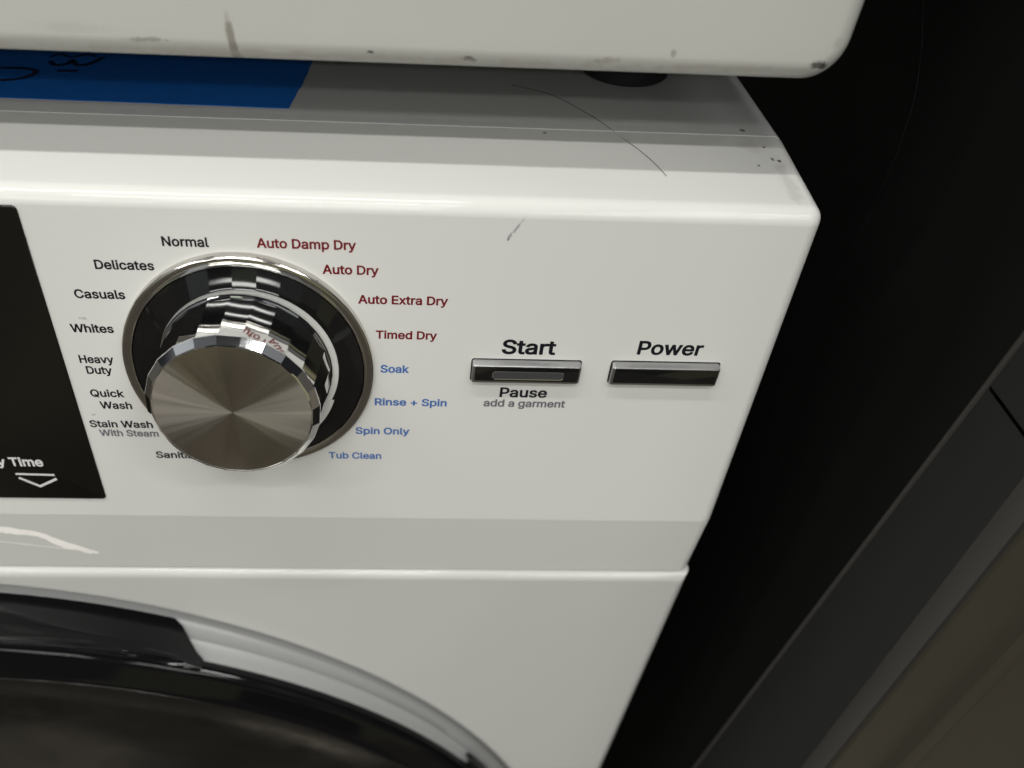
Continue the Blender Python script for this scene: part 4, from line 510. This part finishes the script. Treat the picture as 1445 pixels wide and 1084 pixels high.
# bright streak on the panel's lower edge: a reflection painted as white mesh
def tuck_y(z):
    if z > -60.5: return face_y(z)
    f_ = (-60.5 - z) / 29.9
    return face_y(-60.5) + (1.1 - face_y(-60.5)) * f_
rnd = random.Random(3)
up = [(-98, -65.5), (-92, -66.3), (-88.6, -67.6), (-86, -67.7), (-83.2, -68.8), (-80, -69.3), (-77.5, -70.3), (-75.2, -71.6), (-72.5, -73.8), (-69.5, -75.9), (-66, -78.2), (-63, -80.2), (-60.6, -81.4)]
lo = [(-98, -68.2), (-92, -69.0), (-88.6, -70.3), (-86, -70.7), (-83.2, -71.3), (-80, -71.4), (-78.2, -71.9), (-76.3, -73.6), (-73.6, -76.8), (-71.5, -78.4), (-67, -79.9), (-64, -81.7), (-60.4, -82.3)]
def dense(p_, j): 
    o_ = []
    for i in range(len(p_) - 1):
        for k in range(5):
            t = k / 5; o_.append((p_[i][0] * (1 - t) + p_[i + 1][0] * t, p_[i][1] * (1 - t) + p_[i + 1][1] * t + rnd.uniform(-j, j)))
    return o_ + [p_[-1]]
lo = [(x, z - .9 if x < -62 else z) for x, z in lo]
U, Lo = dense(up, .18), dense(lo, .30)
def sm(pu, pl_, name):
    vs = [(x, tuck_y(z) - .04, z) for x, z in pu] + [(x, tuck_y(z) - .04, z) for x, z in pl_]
    k = len(pu); return build(name, MB().add(vs, [(i, i + 1, k + i + 1, k + i) for i in range(k - 1)]), 'reflection_white', panel, 0, label='white streak painted as a reflection on the lower edge of the panel')
sm(U, Lo, 'painted_reflection')
stroke('painted_reflection', [(-98, -74.8), (-88, -76.6), (-80, -78.2), (-72, -79.6), (-66, -80.9), (-62, -81.7)], .38, 'reflection_white', panel, .04, tuck_y)

# ------------------------------------------------------------------ white appliance stacked on top
dryer = thing('stacked_dryer', 'scuffed white appliance cabinet stacked above the control panel on black feet', 'dryer', (-133, 300, 52))
DY = 10.0
def dl(ins, y, rad=9.0):
    x0, x1, z0, z1 = -420 + ins, 143.6 - ins, 72.8 + ins, 900 - ins; rr = max(.5, rad - ins); pts = []
    for cx_, cz_, a0 in ((x1 - rr, z1 - rr, 0), (x0 + rr, z1 - rr, 90), (x0 + rr, z0 + rr, 180), (x1 - rr, z0 + rr, 270)):
        for k in range(11):
            a = math.radians(a0 + 9 * k); pts.append((cx_ + rr * math.cos(a), y, cz_ + rr * math.sin(a)))
    return pts
RD = 5.0
ls = [dl(RD + 3, DY)] + [dl(RD * (1 - math.sin(q)), DY + RD * (1 - math.cos(q))) for q in [math.pi / 2 * k / 8 for k in range(9)]] + [dl(0, 40), dl(0, 600)]
build('cabinet', MB().loops(ls, True, True, True), 'dryer', dryer, 50)
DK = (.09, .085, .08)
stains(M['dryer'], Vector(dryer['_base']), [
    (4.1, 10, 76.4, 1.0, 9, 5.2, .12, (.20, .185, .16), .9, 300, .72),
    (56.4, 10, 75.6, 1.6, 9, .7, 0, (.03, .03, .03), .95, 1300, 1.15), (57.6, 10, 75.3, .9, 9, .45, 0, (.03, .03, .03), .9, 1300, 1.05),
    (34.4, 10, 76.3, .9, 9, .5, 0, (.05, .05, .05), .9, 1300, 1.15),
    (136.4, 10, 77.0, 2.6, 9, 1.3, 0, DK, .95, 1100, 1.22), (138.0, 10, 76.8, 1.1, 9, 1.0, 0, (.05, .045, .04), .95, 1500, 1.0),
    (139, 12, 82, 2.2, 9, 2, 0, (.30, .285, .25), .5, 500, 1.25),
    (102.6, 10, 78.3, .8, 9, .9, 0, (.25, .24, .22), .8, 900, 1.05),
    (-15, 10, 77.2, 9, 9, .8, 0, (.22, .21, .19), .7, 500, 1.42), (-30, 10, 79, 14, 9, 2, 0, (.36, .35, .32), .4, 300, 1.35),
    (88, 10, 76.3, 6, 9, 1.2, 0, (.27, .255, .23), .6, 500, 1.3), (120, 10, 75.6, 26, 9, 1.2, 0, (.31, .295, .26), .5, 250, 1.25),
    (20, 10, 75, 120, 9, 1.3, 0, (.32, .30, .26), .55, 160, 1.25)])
for fx, fy_ in ((110.5, 82.5), (-377, 82.5), (110.5, 560), (-377, 560)):
    fl = lathe(0, 0, [(0, 12.6), (.5, 13.2), (5.5, 13.2), (6.2, 12.4), (6.4, 7.0), (24, 7.0)], 48)
    mb = MB().loops([[(fx + p_[0], fy_ + p_[2], TZ + .05 + p_[1]) for p_ in l] for l in fl], True, True, True)
    build('foot', mb, 'rubber', dryer, 40)

# ------------------------------------------------------------------ blue tape with marker writing on the washer's top
tape = thing('blue_tape', 'blue masking tape with marker scribbles stuck on the washer top', 'tape', (-80, 62, TZ))
ty = lambda x: 46.7 - .011 * (x + 65)
NT = 44
rowf, rowb = [], []
for i in range(NT + 1):
    x = -200 + (11.5 + 200) * i / NT
    rowf.append((x, ty(x) + rnd.uniform(-.12, .12), TZ + .14)); rowb.append((x + 4.4 * (i / NT) ** 8, ty(x) + 36, TZ + .14))
# hand-torn end
edge = [(11.5, 45.9), (12.0, 50), (12.7, 54.5), (13.0, 58), (13.9, 62), (14.2, 66), (14.9, 71), (15.2, 76), (15.9, 81.9)]
tv = rowf[:-1] + [(x, y, TZ + .14) for x, y in edge] + rowb[::-1][1:]
tm = MB().add(tv, [tuple(range(len(tv)))])
tm.add([(x, y, TZ + .01) for x, y, z in tv], [])
k = len(tv); tm.f += [(i, (i + 1) % k, k + (i + 1) % k, k + i) for i in range(k)]
build('tape_strip', tm, 'tape', tape, 0)
def ink(pts, w):
    L, R = strip2d([(p_.x, p_.y) for p_ in smooth_pts([(a, b_, 0) for a, b_ in pts], 6)], w)
    kk = len(L); vs = [(q.x, q.y, TZ + .19) for q in L] + [(q.x, q.y, TZ + .19) for q in R]
    build('marker_stroke', MB().add(vs, [(i, i + 1, kk + i + 1, kk + i) for i in range(kk - 1)]), 'marker', tape, 0)
ink([(-80, 64), (-72, 66.8), (-64.5, 67.2), (-61.2, 65.4), (-62.2, 61.6), (-66, 58.9), (-72, 58.0), (-80, 58.6)], 1.8)
ink([(-59.2, 73.5), (-57.4, 70.6), (-54.2, 71.6), (-53.2, 74.5), (-51.4, 71.4), (-48.6, 71.6), (-46.6, 74.6), (-45.2, 78)], 1.7)
ink([(-60, 76), (-58, 79), (-54, 77), (-50, 79.5), (-47, 78)], 1.2)
ink([(-55.6, 66.4), (-49.8, 66.9)], 1.7)

# ------------------------------------------------------------------ hair lying on the top
hp = smooth_pts([(74.6, 67.6, TZ + .3), (85.8, 60.8, TZ + .35), (94.3, 48.6, TZ + .3), (97.8, 42, TZ + .3), (100.4, 37.4, TZ - .15), (105.3, 27.7, 49.05), (108.2, 20.8, 48.6), (109.8, 15.2, 48.3)], 8)
hr = build('hair_strand', tube_path(hp, .062, 5), 'hair', None, 60)
hr['label'] = 'single thin dark hair curving across the white top edge'; hr['category'] = 'hair'

# ------------------------------------------------------------------ black machine standing to the right
X2 = 190.
blk = thing('black_appliance', 'tall black appliance standing close beside the white washer on the right', 'appliance', (480, 280, -792))
def seam_y(z): return -32 + (20 - z) * .098 if z < 20 else -32 + (20 - z) * .098
# side sheet
z0, z1 = -790, 620
sd = MB().add([(X2, seam_y(z0) + .6, z0), (X2, 640, z0), (X2, 640, z1), (X2, seam_y(z1) + .6, z1)], [(0, 1, 2, 3)])
sd.add([(X2, seam_y(z0) + .6, z0), (X2, seam_y(z1) + .6, z1), (X2 + 3, seam_y(z1) + 2, z1), (X2 + 3, seam_y(z0) + 2, z0)], [(0, 1, 2, 3)])
build('side_panel', sd, 'black_side', blk, 30)
build('pressed_crease', tube_path(smooth_pts([(X2 + .5, 160, 150), (X2 + .5, 96, 98), (X2 + .5, 75, 74), (X2 + .5, 64, 63), (X2 + .5, 56, 48), (X2 + .5, 54, 21), (X2 + .5, 59, -21), (X2 + .5, 64, -60)], 10), .75, 8), 'black_side', blk, 60)
# front trim that wraps the corner, split by a cross seam
def trim(name, za, zb, n_=14):
    ls_ = []
    for i in range(n_ + 1):
        z = za + (zb - za) * i / n_
        ys = seam_y(z); r_ = 4.5
        row = [(X2 + 2.5, ys + .2, z), (X2 - 1.2, ys + .1, z), (X2 - 2.0, ys - .7, z), (X2 - 2.0, ys - 2, z)]
        row += [(X2 - 2.0, -62 + r_ + 8, z)]
        row += [(X2 - 2.0 + r_ * (1 - math.cos(q)), -62 + r_ * (1 - math.sin(q)), z) for q in [math.pi / 2 * k / 8 for k in range(9)]]
        row += [(X2 + 3.6, -62, z), (X2 + 4.0, -59, z)]
        ls_.append(row)
    return build(name, MB().loops(ls_, False), 'black_bezel', blk, 30)
trim('front_trim', -790, 19.6); trim('front_trim', 20.6, 620)
M['seam_edge'] = mat('black_edge_painted_highlight', (.030, .028, .026), .5)  # seam lip toned lighter, its highlight put into the colour
build('seam_edge', tube_path([(X2 - 1.9, seam_y(z) + .2, z) for z in (-790, -500, -300, -200, -100, -50, 0, 20, 60, 200, 620)], 1.0, 10), 'seam_edge', blk, 60)
M['corner_highlight'] = mat('charcoal_painted_highlight', (.034, .032, .029), .5, spec=.3, var=.1, var_scale=60)  # added strip round the corner, lighter to paint in a highlight
ls_ = [[(X2 + 2.5 - 4.62 * math.cos(q), -57.5 - 4.62 * math.sin(q), z) for q in [math.pi / 2 * (.10 + .88 * k / 10) for k in range(11)]] for z in (-790, -400, -200, -100, 0, 19)]
build('corner_highlight', MB().loops(ls_, False), 'corner_highlight', blk, 60)
# bronze front sheet with a raised vertical rib
fr = [(X2 + 4.2, -58), (X2 + 4.4, -61.2), (X2 + 5.6, -62.0), (X2 + 21, -62.6), (X2 + 22, -63.2), (X2 + 24, -65.4), (X2 + 25.5, -65.9), (X2 + 29, -65.9), (X2 + 30.5, -65.4), (X2 + 33, -62.5), (X2 + 35, -62.0), (X2 + 590, -62)]
ls_ = [[(x, y, z) for x, y in fr] for z in (-790, -400, -100, 300, 620)]
build('front_panel', MB().loops(ls_, False), 'olive_front', blk, 25)
bk = box(X2 + 6, X2 + 590, -56, 640, -790, 620)
build('inner_shell', bk, 'black_side', blk, 0)

for o in bpy.data.objects:
    if '_base' in o: del o['_base']
